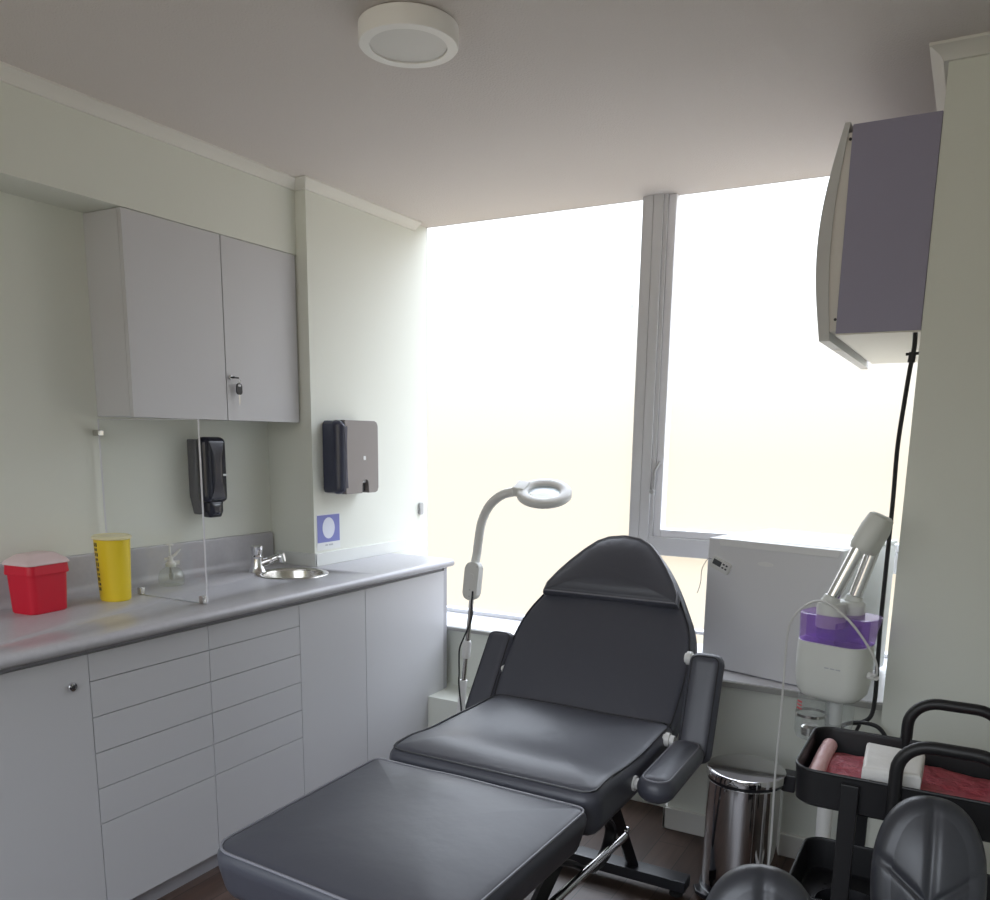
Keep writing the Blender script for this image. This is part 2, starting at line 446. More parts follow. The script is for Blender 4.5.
# ------------------------------------------------------------------ upper cabinet
FX = -2.485
t = thing('wall_cabinet', 'grey two-door wall cabinet hung under the soffit', 'cabinet', (WX, 2.35, 1.515))
bm = B(); box(bm, (WX, 1.943, 1.515), (FX - .019, 2.755, 2.176), .0015); obj('cabinet_body', bm, M['cab'], t)
for y0, y1, nm in ((1.943, 2.3585, 'l'), (2.3625, 2.755, 'r')):
    bm = B(); box(bm, (FX - .018, y0, 1.513), (FX, y1, 2.176), .0015)
    d = obj('cabinet_door', bm, M['cab'], t)
bm = B(); lathe(bm, [(.009, 0), (.009, .006), (.007, .008), (.003, .009)], mtx=axes((FX, 2.378, 1.6710), (0, 1, 0), (0, 0, 1), (1, 0, 0)), n=24); lk = obj('lock', bm, M['chrome'], d)
k = thing('cabinet_key', 'small key with black bow hanging from the wall cabinet lock', 'key', (FX + .012, 2.40, 1.6610))
bm = B(); box(bm, (FX + .0085, 2.3765, 1.6670), (FX + .026, 2.3795, 1.6750), .0008)
box(bm, (FX + .018, 2.376, 1.6675), (FX + .022, 2.404, 1.6735), .0015); obj('lock_key', bm, M['cordb'], k)
bm = B(); tube(bm, spline([(FX + .02, 2.402, 1.6700), (FX + .024, 2.409, 1.6630), (FX + .02, 2.409, 1.6530), (FX + .016, 2.404, 1.6580)], 4), .0012, 6); obj('key_ring', bm, M['chrome'], k)
bm = B(); prism(bm, rrect(2.392, 1.6090, 2.420, 1.6510, .010), -.0025, .0025, mtx=axes((FX + .018, 0, 0), (0, 1, 0), (0, 0, 1), (1, 0, 0)), bev=.001); obj('key_bow', bm, M['blackpl'], k)
bm = B(); prism(bm, rrect(2.3985, 1.6390, 2.4135, 1.6470, .0035), -.0029, .0029, mtx=axes((FX + .018, 0, 0), (0, 1, 0), (0, 0, 1), (1, 0, 0))); obj('bow_hole', bm, M['cab'], k)
bm = B(); prism(bm, [(2.4035, 1.6110), (2.4035, 1.5760), (2.406, 1.5720), (2.4085, 1.5760), (2.4085, 1.5840), (2.410, 1.5870), (2.4085, 1.5910), (2.4085, 1.6110)], -.001, .001, mtx=axes((FX + .018, 0, 0), (0, 1, 0), (0, 0, 1), (1, 0, 0))); obj('key_blade', bm, M['brass'], k)

# ------------------------------------------------------------------ base cabinets
BX = -2.095; TH = .018
def base_unit(y0, y1, name, label, fronts, rail_top=.870):
    """open-topped carcass with plinth, rail and separate fronts"""
    t = thing(name, label, 'cabinet', ((WX + BX) / 2, (y0 + y1) / 2, 0))
    bm = B(); xb = WX + .01; xf = BX - TH - .001
    box(bm, (xb, y0 + .0005, .069), (xf, y0 + .016, rail_top)); box(bm, (xb, y1 - .016, .069), (xf, y1 - .0005, rail_top))
    box(bm, (xb, y0 + .016, .069), (xf, y1 - .016, .085)); box(bm, (xb, y0 + .016, .085), (xb + .008, y1 - .016, rail_top))
    obj('carcass', bm, M['dark'], t)
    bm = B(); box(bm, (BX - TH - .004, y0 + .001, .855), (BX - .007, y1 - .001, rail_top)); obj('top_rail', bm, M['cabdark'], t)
    bm = B(); box(bm, (BX - .050, y0, 0), (BX - .034, y1, .0685)); obj('plinth', bm, M['kick'], t)
    for a, b, za, zb, kind in fronts:
        bm = B(); box(bm, (BX - TH, a + .0013, za + .0013), (BX, b - .0013, zb - .0013), .001)
        fo = obj(kind, bm, M['cab'], t)
    return t, fo
Z = [.853, .773, .667, .560, .4525, .345, .067]
t, fo = base_unit(.82, 1.437, 'base_cabinet', 'grey base cabinet with a round lock at the left end of the worktop', [(.82, 1.437, .067, .855, 'door')])
bm = B(); lathe(bm, [(.013, 0), (.013, .004), (.011, .007), (.006, .008), (.006, .005), (.003, .005)], mtx=axes((BX, 1.382, .773), (0, 1, 0), (0, 0, 1), (1, 0, 0)), n=28); obj('door_lock', bm, M['chrome'], fo)
bm = B(); lathe(bm, [(.006, .0052), (.0055, .0062)], mtx=axes((BX, 1.382, .773), (0, 1, 0), (0, 0, 1), (1, 0, 0)), n=20); obj('keyhole', bm, M['dark'], fo)
for y0, y1, lab in ((1.437, 1.865, 'grey six-drawer base unit below the yellow container, left of the other drawers'),
                    (1.865, 2.290, 'grey six-drawer base unit beside the tall plain doors, right of the other drawers')):
    base_unit(y0, y1, 'drawer_unit', lab, [(y0, y1, Z[i + 1], Z[i] + (.002 if i == 0 else 0), 'drawer') for i in range(6)])
base_unit(2.290, 2.679, 'base_cabinet', 'grey base cabinet with one plain door below the sink, next to the drawers', [(2.290, 2.679, .067, .855, 'door')])
t, fo = base_unit(2.679, 3.285, 'base_cabinet', 'grey base cabinet with one wide plain door at the window end', [(2.679, 3.268, .067, .855, 'door')])
bm = B(); box(bm, (CX, 3.2855, .284), (BX - .002, 3.297, .868)); box(bm, (BX - .022, 3.270, .069), (BX - .002, 3.2845, .868)); obj('end_panel', bm, M['edge'], t)

# ------------------------------------------------------------------ worktop with sink hole
ct = thing('worktop', 'long grey laminate worktop with rounded front edge and upstand', 'worktop', (-2.35, 2.1, .870))
prof = [(WX + .001, .872), (-2.082, .872), (-2.068, .8735), (-2.060, .878), (-2.056, .885), (-2.056, .893), (-2.060, .900), (-2.068, .9050), (-2.080, .907), (WX + .001, .907)]
bm = B()
# the bay in front of the pier is narrower than the one along the wall
def slab(bm, prof, y0, y1, xback):
    pr = [(max(x, xback), z) for x, z in prof]
    lo = [bm.verts.new((x, y0, z)) for x, z in pr]; hi = [bm.verts.new((x, y1, z)) for x, z in pr]
    n = len(pr)
    for i in range(n): bm.faces.new((lo[i], lo[(i + 1) % n], hi[(i + 1) % n], hi[i]))
    bm.faces.new(lo); bm.faces.new(hi)
SCN = (-2.375, 2.565, .907); SR = .132
slab(bm, prof, .80, CY - .012, WX + .001)
wt = obj('countertop', bm, M['counter'], ct, angle=30)
bm = B(); lathe(bm, [(SR - .010, .85), (SR - .010, .95)], (SCN[0], SCN[1], 0), 64)
cut = obj('cut', bm, M['counter'], ct)
bo = wt.modifiers.new('hole', 'BOOLEAN'); bo.operation = 'DIFFERENCE'; bo.object = cut; bo.solver = 'EXACT'
bpy.context.view_layer.update()
ev = wt.evaluated_get(bpy.context.evaluated_depsgraph_get())
nm_ = bpy.data.meshes.new_from_object(ev); wt.modifiers.clear(); wt.data = nm_
bpy.data.objects.remove(cut)
bm = B()
slab(bm, prof, CY - .012, 3.298, CX + .011)
obj('worktop_end', bm, M['counter'], ct, angle=30)
bm = B()   # coved upstand along the wall
up_ = [(WX + .001, .907), (WX + .055, .907), (WX + .038, .911), (WX + .026, .922), (WX + .020, .940), (WX + .018, 1.036), (WX + .014, 1.043), (WX + .001, 1.044)]
def ext(bm, pr, y0, y1):
    lo = [bm.verts.new((x, y0, z)) for x, z in pr]; hi = [bm.verts.new((x, y1, z)) for x, z in pr]; n = len(pr)
    for i in range(n): bm.faces.new((lo[i], lo[(i + 1) % n], hi[(i + 1) % n], hi[i]))
    bm.faces.new(lo); bm.faces.new(hi)
ext(bm, up_, .80, CY - .012)
obj('upstand', bm, M['counter'], ct, angle=50)

# sink and tap
t = thing('sink', 'small round stainless steel basin set into the worktop', 'sink', (SCN[0], SCN[1], .907))
bm = B(); lathe(bm, [(SR + .014, .9075), (SR + .012, .9105), (SR, .9105), (SR - .010, .908), (SR - .014, .900), (SR - .020, .860), (SR - .035, .815), (SR - .065, .800), (.024, .798), (.022, .796),
                 (.024, .795), (SR - .063, .797), (SR - .032, .812), (SR - .018, .858), (SR - .012, .899), (SR - .012, .906)], (SCN[0], SCN[1], 0), 72, cap0=False, cap1=False)
obj('basin', bm, M['steel'], t, angle=60)
bm = B(); lathe(bm, [(.023, .7985), (.020, .8005), (.012, .7995), (.004, .7985)], (SCN[0], SCN[1], 0), 32); obj('drain', bm, M['chrome'], t)
fx, fy = -2.528, 2.525
TS = Matrix.Translation((fx, fy, .907)) @ Matrix.Diagonal((1.3, 1.3, 1.25, 1)) @ Matrix.Translation((-fx, -fy, -.907))
t = thing('basin_tap', 'short chrome push tap behind the round basin', 'tap', (fx, fy, .907))
bm = B(); lathe(bm, [(.028, .907), (.026, .912), (.021, .925), (.018, .950), (.019, .958), (.016, .962)], (fx, fy, 0), 32); bm.transform(TS); obj('tap_body', bm, M['chrome'], t)
bm = B(); lathe(bm, [(.015, .962), (.017, .966), (.017, .975), (.019, .980), (.019, .992), (.015, .995)], (fx, fy, 0), 32); bm.transform(TS); obj('push_knob', bm, M['chrome'], t)
bm = B(); tube(bm, spline([(fx + .012, fy + .008, .935), (fx + .034, fy + .024, .946), (fx + .052, fy + .037, .956), (fx + .062, fy + .044, .956)], 5), [.013] * 6 + [.011] * 5 + [.013] * 5, 14)
cyl(bm, (fx + .060, fy + .042, .966), (fx + .064, fy + .045, .940), .012, 16); bm.transform(TS); obj('spout', bm, M['chrome'], t)

# ------------------------------------------------------------------ wall dispensers
t = thing('soap_dispenser', 'black wall soap dispenser seen behind the clear screen', 'soap dispenser', (WX, 2.335, 1.135))
bm = B(); prism(bm, [(2.318, 1.44), (2.428, 1.44), (2.428, 1.22), (2.411, 1.15), (2.335, 1.15), (2.318, 1.22)], 0, .055, mtx=FACE_X(WX, 0, 0), bev=.012); obj('back_shell', bm, M['smokeside'], t)
bm = B(); pad(bm, rrect(2.315, 1.195, 2.431, 1.450, .022), .062, .026, .006, mtx=FACE_X(WX + .046, 0, 0), N=64); obj('front_cover', bm, M['smoke'], t)
bm = B(); pad(bm, [(2.333, 1.205), (2.333, 1.160), (2.345, 1.138), (2.399, 1.138), (2.411, 1.160), (2.411, 1.205)], .052, .014, .004, mtx=FACE_X(WX + .044, 0, 0), N=40); obj('nozzle_cover', bm, M['smoke'], t)
bm = B(); prism(bm, rrect(2.395, 1.300, 2.413, 1.308, .003), 0, .0012, mtx=FACE_X(WX + .1128, 0, 0)); obj('logo', bm, M['paper'], t)

t = thing('paper_towel_dispenser', 'smoky grey paper towel dispenser on the white pier', 'paper towel dispenser', (CX, 2.965, 1.22))
bm = B(); pad(bm, rrect(2.829, 1.217, 3.087, 1.525, .02), .06, .006, 0, mtx=FACE_X(CX, 0, 0), N=64); obj('back_shell', bm, M['towelside'], t)
oc = [(2.972, 1.215), (2.972, 1.255), (2.976, 1.268), (2.986, 1.275), (3.004, 1.275), (3.014, 1.268), (3.018, 1.255), (3.018, 1.215)]
# front cover with the paper slot notched into its lower edge
outl = [(3.066, 1.215), (3.080, 1.220), (3.088, 1.237), (3.088, 1.505), (3.081, 1.520), (3.066, 1.527), (2.862, 1.527), (2.862, 1.215)] + oc
bm = B(); prism(bm, outl, .045, .1005, mtx=FACE_X(CX, 0, 0), bev=.0015); obj('front_cover', bm, M['towel'], t, angle=50)
bm = B(); pad(bm, rrect(2.828, 1.215, 2.900, 1.527, .022), .0745, .034, .0005, mtx=FACE_X(CX + .027, 0, 0), N=96, pw=6); obj('cover_edge', bm, M['towelside'], t, angle=60)
bm = B(); box(bm, (CX + .050, 2.9725, 1.222), (CX + .080, 3.0175, 1.255), .003); obj('slot', bm, M['dark'], t)
bm = B(); box(bm, (CX + .048, 2.978, 1.258), (CX + .090, 3.012, 1.2735), .004); obj('lever', bm, M['grey'], t)
bm = B(); prism(bm, rrect(2.982, 1.358, 2.998, 1.376, .005), 0, .0012, mtx=FACE_X(CX + .1002, 0, 0)); obj('logo', bm, M['paper'], t)

# sign and switch on the pier
t = thing('paper_sign', 'small violet paper sign with a pale oval on the white pier', 'sign', (CX, 2.855, .97))
bm = B(); box(bm, (CX, 2.779, .972), (CX + .0012, 2.934, 1.128)); obj('sheet', bm, M['paper'], t)
bm = B(); box(bm, (CX + .0012, 2.783, 1.005), (CX + .0020, 2.930, 1.123)); obj('violet_panel', bm, M['purple'], t)
bm = B(); prism(bm, [(2.856 + .040 * math.cos(a * PI / 24), 1.066 + .046 * math.sin(a * PI / 24)) for a in range(48)], .0020, .0027, mtx=FACE_X(CX, 0, 0)); obj('oval', bm, M['card'], t)
bm = B()
for i in range(9):
    if i == 3: continue
    prism(bm, rrect(2.834 + i * .0056, .9885, 2.838 + i * .0056, .9955, .0006, 2), .0012, .0016, mtx=FACE_X(CX, 0, 0))
obj('caption', bm, M['greyink'], t)
bm = B(); prism(bm, rrect(3.548, 1.075, 3.575, 1.135, .006), 0, .014, mtx=FACE_X(CX, 0, 0), bev=.003)
o = obj('wall_hook', bm, M['grey']); tag(o, 'small grey hook on the white pier near the window', 'hook'); origin(o, (CX, 3.56, 1.1))

# ------------------------------------------------------------------ clear acrylic screen
t = thing('acrylic_screen', 'clear acrylic splash screen standing on the worktop below the wall cabinet', 'screen', (-2.41, 1.93, .907))
bm = B(); box(bm, (WX + .021, 1.928, .910), (-2.165, 1.932, 1.504)); obj('panel', bm, M['acrylic'], t, smooth=False)
bm = B(); box(bm, (-2.165, 1.9275, .910), (-2.1625, 1.9325, 1.504)); box(bm, (WX + .0185, 1.9275, 1.046), (WX + .021, 1.9325, 1.504))
box(bm, (WX + .021, 1.9278, 1.504), (-2.1625, 1.9322, 1.5055)); obj('polished_edge', bm, M['acredge'], t)
for x, z in ((WX + .0125, 1.459), ):
    bm = B(); box(bm, (WX, 1.918, z - .010), (WX + .030, 1.942, z + .010), .003); obj('clip', bm, M['steel'], t)
for x in (-2.185, -2.49):
    bm = B(); box(bm, (x - .009, 1.920, .9072), (x + .009, 1.940, .932), .002); obj('clip', bm, M['steel'], t)
bm = B(); tube(bm, [(-2.50, 1.926, .9085), (-2.165, 1.926, .9085)], .0022, 6); obj('seal', bm, M['greyink'], t)

# ------------------------------------------------------------------ things on the worktop
yc = (-2.487, 1.826)
t = thing('sharps_container', 'tall yellow sharps container with milky lid on the worktop', 'container', (*yc, .907), rotz=-.35)
lc = lambda x, y, z: (WM[t.name] @ Vector((x, y, z)))
ring = lambda rx, ry, n=48: [(rx * math.cos(2 * PI * i / n), ry * math.sin(2 * PI * i / n)) for i in range(n)]
def ellip_loft(bm, levels, mtx, n=48):
    tm = bmesh.new(); rg = []
    for rx, ry, z in levels: rg.append([tm.verts.new((rx * math.cos(2 * PI * i / n), ry * math.sin(2 * PI * i / n), z)) for i in range(n)])
    for a, b in zip(rg, rg[1:]):
        for j in range(n): tm.faces.new((a[j], a[(j + 1) % n], b[(j + 1) % n], b[j]))
    tm.faces.new(rg[0]); tm.faces.new(rg[-1]); merge(bm, tm, mtx)
bm = B(); ellip_loft(bm, [(.055, .045, 0), (.058, .0475, .004), (.061, .051, .08), (.067, .056, .205), (.067, .056, .208)], WM[t.name]); obj('container_body', bm, M['yellow'], t)
bm = B(); ellip_loft(bm, [(.068, .057, .206), (.072, .061, .208), (.072, .061, .214), (.067, .056, .218), (.064, .053, .215), (.03, .025, .215)], WM[t.name]); obj('lid', bm, M['yellowlid'], t)
bm = B()
hs = [.020, .014, .018, .012, .020, .016, .011, .019, .013, .017]
z = .19
for i, h in enumerate(hs):       # printed lettering running down the side, too worn and small to read
    a = math.radians(272); rr = .0665 - (.2 - z) * .05
    for q in range(2):
        p = WM[t.name] @ Vector(((rr) * math.cos(a + q * .17), (rr * .84) * math.sin(a + q * .17), z))
        n_ = (WM[t.name].to_3x3() @ Vector((math.cos(a), math.sin(a), 0))).normalized()
        tx = Vector((-n_.y, n_.x, 0))
        box(bm, (-.002, -h * .32, -.0016), (.002 + .002 * ((i + q) % 2), h * .32, .0012), 0, mtx=axes(p, tx, (0, 0, 1), n_))
    z -= .0165
obj('printed_lettering', bm, M['ink'], t)

t = thing('sharps_box', 'red sharps box with milky lid at the left end of the worktop', 'container', (-2.515, 1.575, .907), rotz=.10)
m0 = WM[t.name] @ Matrix.Diagonal((1, 1, 1.14, 1))
def rloft(bm, levels, mtx, r=.02):
    tm = bmesh.new(); rg = []
    for hx, hy, z in levels: rg.append([tm.verts.new((x, y, z)) for x, y in rrect(-hx, -hy, hx, hy, r)])
    n = len(rg[0])
    for a, b in zip(rg, rg[1:]):
        for j in range(n): tm.faces.new((a[j], a[(j + 1) % n], b[(j + 1) % n], b[j]))
    tm.faces.new(rg[0]); tm.faces.new(rg[-1]); merge(bm, tm, mtx)
bm = B(); rloft(bm, [(.050, .062, 0), (.053, .065, .004), (.058, .070, .115), (.058, .070, .12)], m0); obj('box_body', bm, M['red'], t)
bm = B(); rloft(bm, [(.062, .074, .106), (.063, .075, .109), (.061, .073, .132), (.058, .070, .134)], m0); obj('rim', bm, M['red'], t)
bm = B(); rloft(bm, [(.064, .076, .133), (.065, .077, .136), (.060, .072, .144), (.036, .05, .160), (.025, .04, .162)], m0, .018); obj('lid', bm, M['redlid'], t)
bm = B(); box(bm, (-.012, .070, .108), (.012, .094, .112), .001, mtx=m0); obj('latch_tab', bm, M['redlid'], t)

t = thing('pump_bottle', 'squat clear glass pump bottle on the worktop', 'bottle', (-2.555, 2.115, .907))
bx, by = -2.555, 2.115
bm = B(); lathe(bm, [(.040, .908), (.045, .912), (.046, .930), (.045, .945), (.038, .962), (.024, .972), (.020, .975), (.020, .984)], (bx, by, 0), 40, cap1=False); obj('glass_body', bm, M['glass'], t)
bm = B(); lathe(bm, [(.006, .930), (.009, .931), (.009, .950), (.006, .951), (.004, .985)], (bx, by, 0), 16); obj('dip_tube', bm, M['grey'], t)
bm = B(); lathe(bm, [(.018, .976), (.019, .978), (.019, .990), (.014, .993), (.010, 1.000), (.010, 1.012), (.006, 1.016)], (bx, by, 0), 28); obj('pump_collar', bm, M['white'], t)
bm = B(); cyl(bm, (bx, by, 1.012), (bx, by, 1.058), .0042, 12); lathe(bm, [(.014, 1.056), (.015, 1.058), (.010, 1.061)], (bx, by, 0), 20)
obj('plunger', bm, M['white'], t)
bm = B(); tube(bm, [(bx, by, 1.008), (bx + .010, by + .014, 1.020), (bx + .020, by + .032, 1.042)], [.006, .0055, .0035], 10)
cyl(bm, (bx + .002, by + .010, .990), (bx + .012, by + .030, .990), .008, 14); cyl(bm, (bx - .004, by - .006, 1.004), (bx - .012, by - .018, 1.004), .007, 14); obj('spout', bm, M['white'], t)

# ------------------------------------------------------------------ wall-hung unit high on the right
t = thing('wall_unit', 'large violet-grey box unit with a bowed front, hung high beside the window', 'wall unit', (SX, 3.15, 1.757))
UY0, UY1, UX, UZ0, UZ1 = 2.637, 3.61, -.380, 1.757, 2.306
bm = B(); box(bm, (UX, UY0, UZ0 + .004), (SX - .001, UY0 + .006, UZ1), .002); box(bm, (UX, UY1 - .006, UZ0 + .004), (SX - .001, UY1, UZ1), .002)
box(bm, (UX, UY0 + .006, UZ1 - .006), (SX - .001, UY1 - .006, UZ1)); box(bm, (SX - .008, UY0 + .006, UZ0 + .004), (SX - .001, UY1 - .006, UZ1 - .006)); obj('housing', bm, M['unit'], t)
bm = B(); box(bm, (UX + .001, UY0 + .001, UZ0), (SX - .001, UY1 - .001, UZ0 + .004)); obj('bottom_panel', bm, M['unitbot'], t)
def bow(z, a0, a1, amp):
    u = (z - 1.742) / (2.312 - 1.742)
    return a0 + (a1 - a0) * u + amp * math.sin(PI * min(max(u, 0), 1))
bm = B()
N = 22; zs = [1.742 + (2.312 - 1.742) * i / N for i in range(N + 1)]
front = [(UX - bow(z, .042, .020, .036), z) for z in zs]
back = [(UX - bow(z, .014, .006, .022) , z) for z in zs]
ext(bm, front + back[::-1], UY0 - .002, UY1 + .06)
obj('bowed_front', bm, M['unitface'], t, angle=30)
bm = B(); front2 = [(UX - bow(z, .0145, .0065, .0225), z) for z in zs[1:-1]]
ext(bm, front2 + [(UX + .002, zs[-2]), (UX + .002, zs[1])], UY0 + .004, UY1 - .004); obj('inner_bezel', bm, M['unitin'], t, angle=30)
bm = B()
for z in (1.80, 2.27):
    bm = B(); cyl(bm, (UX - .004, UY0 + .006, z), (UX - .004, UY0 + .0015, z), .004, 10); obj('screw', bm, M['dark'], t)
bm = B(); box(bm, (UX - .038, UY0 + .25, 1.7405), (UX - .018, UY0 + .29, 1.743)); obj('sensor_window', bm, M['unitbot'], t)
cp = [(-.178, 2.66, 1.775), (-.176, 2.66, 1.72), (-.181, 2.655, 1.66), (-.186, 2.655, 1.58), (-.192, 2.65, 1.45), (-.190, 2.65, 1.30), (-.190, 2.65, 1.12), (-.190, 2.65, .94), (-.186, 2.645, .80), (-.184, 2.64, .715), (-.190, 2.63, .665), (-.215, 2.62, .645), (-.245, 2.61, .640), (-.262, 2.60, .632), (-.240, 2.60, .645), (-.205, 2.60, .652), (-.165, 2.60, .645), (-.138, 2.60, .610), (-.128, 2.60, .56)]
bm = B(); tube(bm, spline(cp, 6), .0062, 8); tube(bm, spline([(-.262, 2.60, .632), (-.252, 2.60, .600), (-.238, 2.60, .575), (-.230, 2.60, .60), (-.215, 2.60, .645)], 6), .005, 8); cd = obj('power_cord', bm, M['cordb'], t)
bm = B(); cyl(bm, (-.178, 2.657, 1.705), (-.180, 2.656, 1.678), .0095, 14); tube(bm, [(-.195, 2.655, 1.700), (-.162, 2.655, 1.702)], .004, 8); obj('cord_clip', bm, M['cordb'], cd)

# ------------------------------------------------------------------ small fridge on the deep sill
fr = math.atan2(-.14, .49)
t = thing('mini_fridge', 'white mini fridge standing askew on the deep window sill', 'fridge', (-.585, 3.03, .620), rotz=fr)
m0 = WM[t.name]; W = .252
bm = B(); box(bm, (-W + .004, .055, .012), (W - .004, .47, .478), .010, 3, m0); obj('fridge_body', bm, M['fridge'], t)
bm = B(); box(bm, (-W + .001, .052, .4785), (W - .001, .475, .4915), .005, 3, m0); obj('fridge_top', bm, M['fridgetop'], t)
bm = B(); box(bm, (-W, 0, .004), (W, .050, .490), .006, 3, m0); do = obj('fridge_door', bm, M['fridge'], t)
bm = B(); prism(bm, [(-W + .052, .465), (-W + .044, .4905), (W - .006, .4905), (W - .016, .465)], 0, .004, mtx=m0 @ axes((0, 0, 0), (1, 0, 0), (0, 0, 1), (0, -1, 0)), bev=.0015); obj('handle_trim', bm, M['fridgetop'], do)
bm = B(); prism(bm, [(.030 * math.cos(a * PI / 16) - .02, .008 * math.sin(a * PI / 16) + .415) for a in range(32)], 0, .0012, mtx=m0 @ axes((0, 0, 0), (1, 0, 0), (0, 0, 1), (0, -1, 0))); obj('badge', bm, M['fridgetop'], do)
for x in (-W + .04, W - .04):
    for y in (.09, .42):
        bm = B(); cyl(bm, (m0 @ Vector((x, y, 0))), (m0 @ Vector((x, y, .013))), .014, 14); obj('foot', bm, M['blackpl'], t)
tl = math.radians(-21)
thm = m0 @ axes((-.192, -.0005, .393), (1, 0, 0), (0, 0, 1), (0, -1, 0)) @ Matrix.Rotation(tl, 4, 'Z')
t2 = thing('fridge_thermometer', 'small digital thermometer stuck at an angle to the fridge door', 'thermometer', tuple(thm.translation))
bm = B(); prism(bm, rrect(-.040, -.021, .040, .021, .005), 0, .012, mtx=thm, bev=.003); obj('case', bm, M['offwhite'], t2)
bm = B(); box(bm, (-.031, -.006, .012), (.004, .014, .0128), mtx=thm); obj('display', bm, M['lcd'], t2)
for px, py in ((.014, .010), (.027, .010), (.014, -.003), (.027, -.003)):
    bm = B(); prism(bm, rrect(px - .004, py - .003, px + .004, py + .003, .002), .012, .0138, mtx=thm); obj('button', bm, M['lcd'], t2)
bm = B(); pts = [thm @ Vector(p) for p in ((-.040, .004, .004), (-.058, -.004, .002), (-.066, -.05, .0), (-.050, -.10, .0), (-.056, -.15, -.02))]
tube(bm, spline(pts, 6), .0013, 6); obj('probe_wire', bm, M['cordg'], t2)

# ------------------------------------------------------------------ treatment chair
XC = -1.035
t = thing('treatment_chair', 'black padded treatment chair lying half reclined in the middle of the room', 'treatment chair', (XC, 2.0, 0))
def lap(x, y, s):  # gentle sag and wrinkles of stuffed seats
    return 0
# leg rest
bm = B()
def hleg(x, y, s):
    k = max(0, min(1, s)); u = (y - 1.45) / .35
    return k * (.006 * math.sin(5.2 * (x - XC)) * u + .008 * math.exp(-((x - XC + .05) ** 2) / .01 - ((y - 1.68) ** 2) / .006))
r1, rb = pad(bm, rrect(XC - .308, 1.130, XC + .308, 1.60, .075, 8)[18:] + rrect(XC - .328, 1.3, XC + .328, 1.772, .040, 8)[:18], .125, .038, .012, .004, mtx=Matrix.Translation((XC + .002, 1.45, .474)) @ Matrix.Rotation(.022, 4, 'Y') @ Matrix.Translation((-XC, -1.45, 0)), N=96, hfun=hleg, under=.032)
lg = obj('leg_rest', bm, M['leather'], t, angle=60)
bm = B(); tube(bm, [v + Vector((0, 0, .003)) for v in r1], .0032, 6, closed=True); obj('piping', bm, M['piping'], lg)
# seat
bm = B()
def hseat(x, y, s):
    k = max(0, min(1, s)); u = (y - 2.12) / .31
    return k * (-.018 * math.exp(-((y - 2.12) ** 2) / .02 - (x - XC) ** 2 / .05) + .012 * math.exp(-((y - 1.90) ** 2) / .008) + .005 * math.sin(14 * (x - XC) + 3 * u) * math.exp(-((y - 2.2) ** 2) / .03))
r2, rb = pad(bm, rrect(XC - .320, 1.800, XC + .320, 2.445, .045, 6), .120, .034, .014, .004, mtx=Matrix.Translation((0, 0, .485)), N=96, hfun=hseat)
st = obj('seat', bm, M['leather'], t, angle=60)
bm = B(); tube(bm, [v + Vector((0, 0, .003)) for v in r2], .0030, 6, closed=True); obj('piping', bm, M['pipingblack'], st)
# backrest: its plane leans back from the rear of the seat
dv = Vector((0, .42, .527)).normalized(); nv = Vector((1, 0, 0)).cross(dv)          # nv points up and towards the seat
if nv.z < 0: nv = -nv
xa = Vector((1, 0, 0))
BMX = axes(Vector((XC - .012, 2.43, .60)) - nv * .105, xa, dv, nv)
half = [(-.09, .300), (0, .325), (.10, .332), (.22, .330), (.30, .318), (.36, .298), (.42, .266), (.48, .232), (.54, .192), (.59, .152), (.63, .112), (.655, .070)]
half = [(p.y, p.x) for p in spline([(w_, t_, 0) for t_, w_ in half], 4)]
out = [(w_, t_) for t_, w_ in half] + [(0, .668)] + [(-w_, t_) for t_, w_ in half[::-1]]
bm = B()
def hback(x, y, s): return max(0, min(1, s)) * .004 * math.sin(9 * x + 4 * y)
r3, rb3 = pad(bm, out, .095, .034, .010, .006, mtx=BMX, N=110, hfun=hback)
bk = obj('backrest', bm, M['leather'], t, angle=60)
bm = B(); tube(bm, [v + nv * .002 for v in r3], .0028, 6, closed=True); obj('piping', bm, M['pipingblack'], bk)
# head cushion swelling out of the backrest's top
hh = [(.400, .248), (.44, .244), (.49, .217), (.54, .183), (.59, .143), (.63, .103), (.652, .062)]
ho = [(w_, t_) for t_, w_ in hh] + [(0, .662)] + [(-w_, t_) for t_, w_ in hh[::-1]]
bm = B(); r4, _ = pad(bm, ho, .040, .018, .020, 0, mtx=BMX @ Matrix.Translation((0, 0, .092)), N=90)
hc = obj('head_cushion', bm, M['leather'], t, angle=60)
bm = B(); tube(bm, r4, .0028, 6, closed=True); obj('piping', bm, M['piping'], hc)
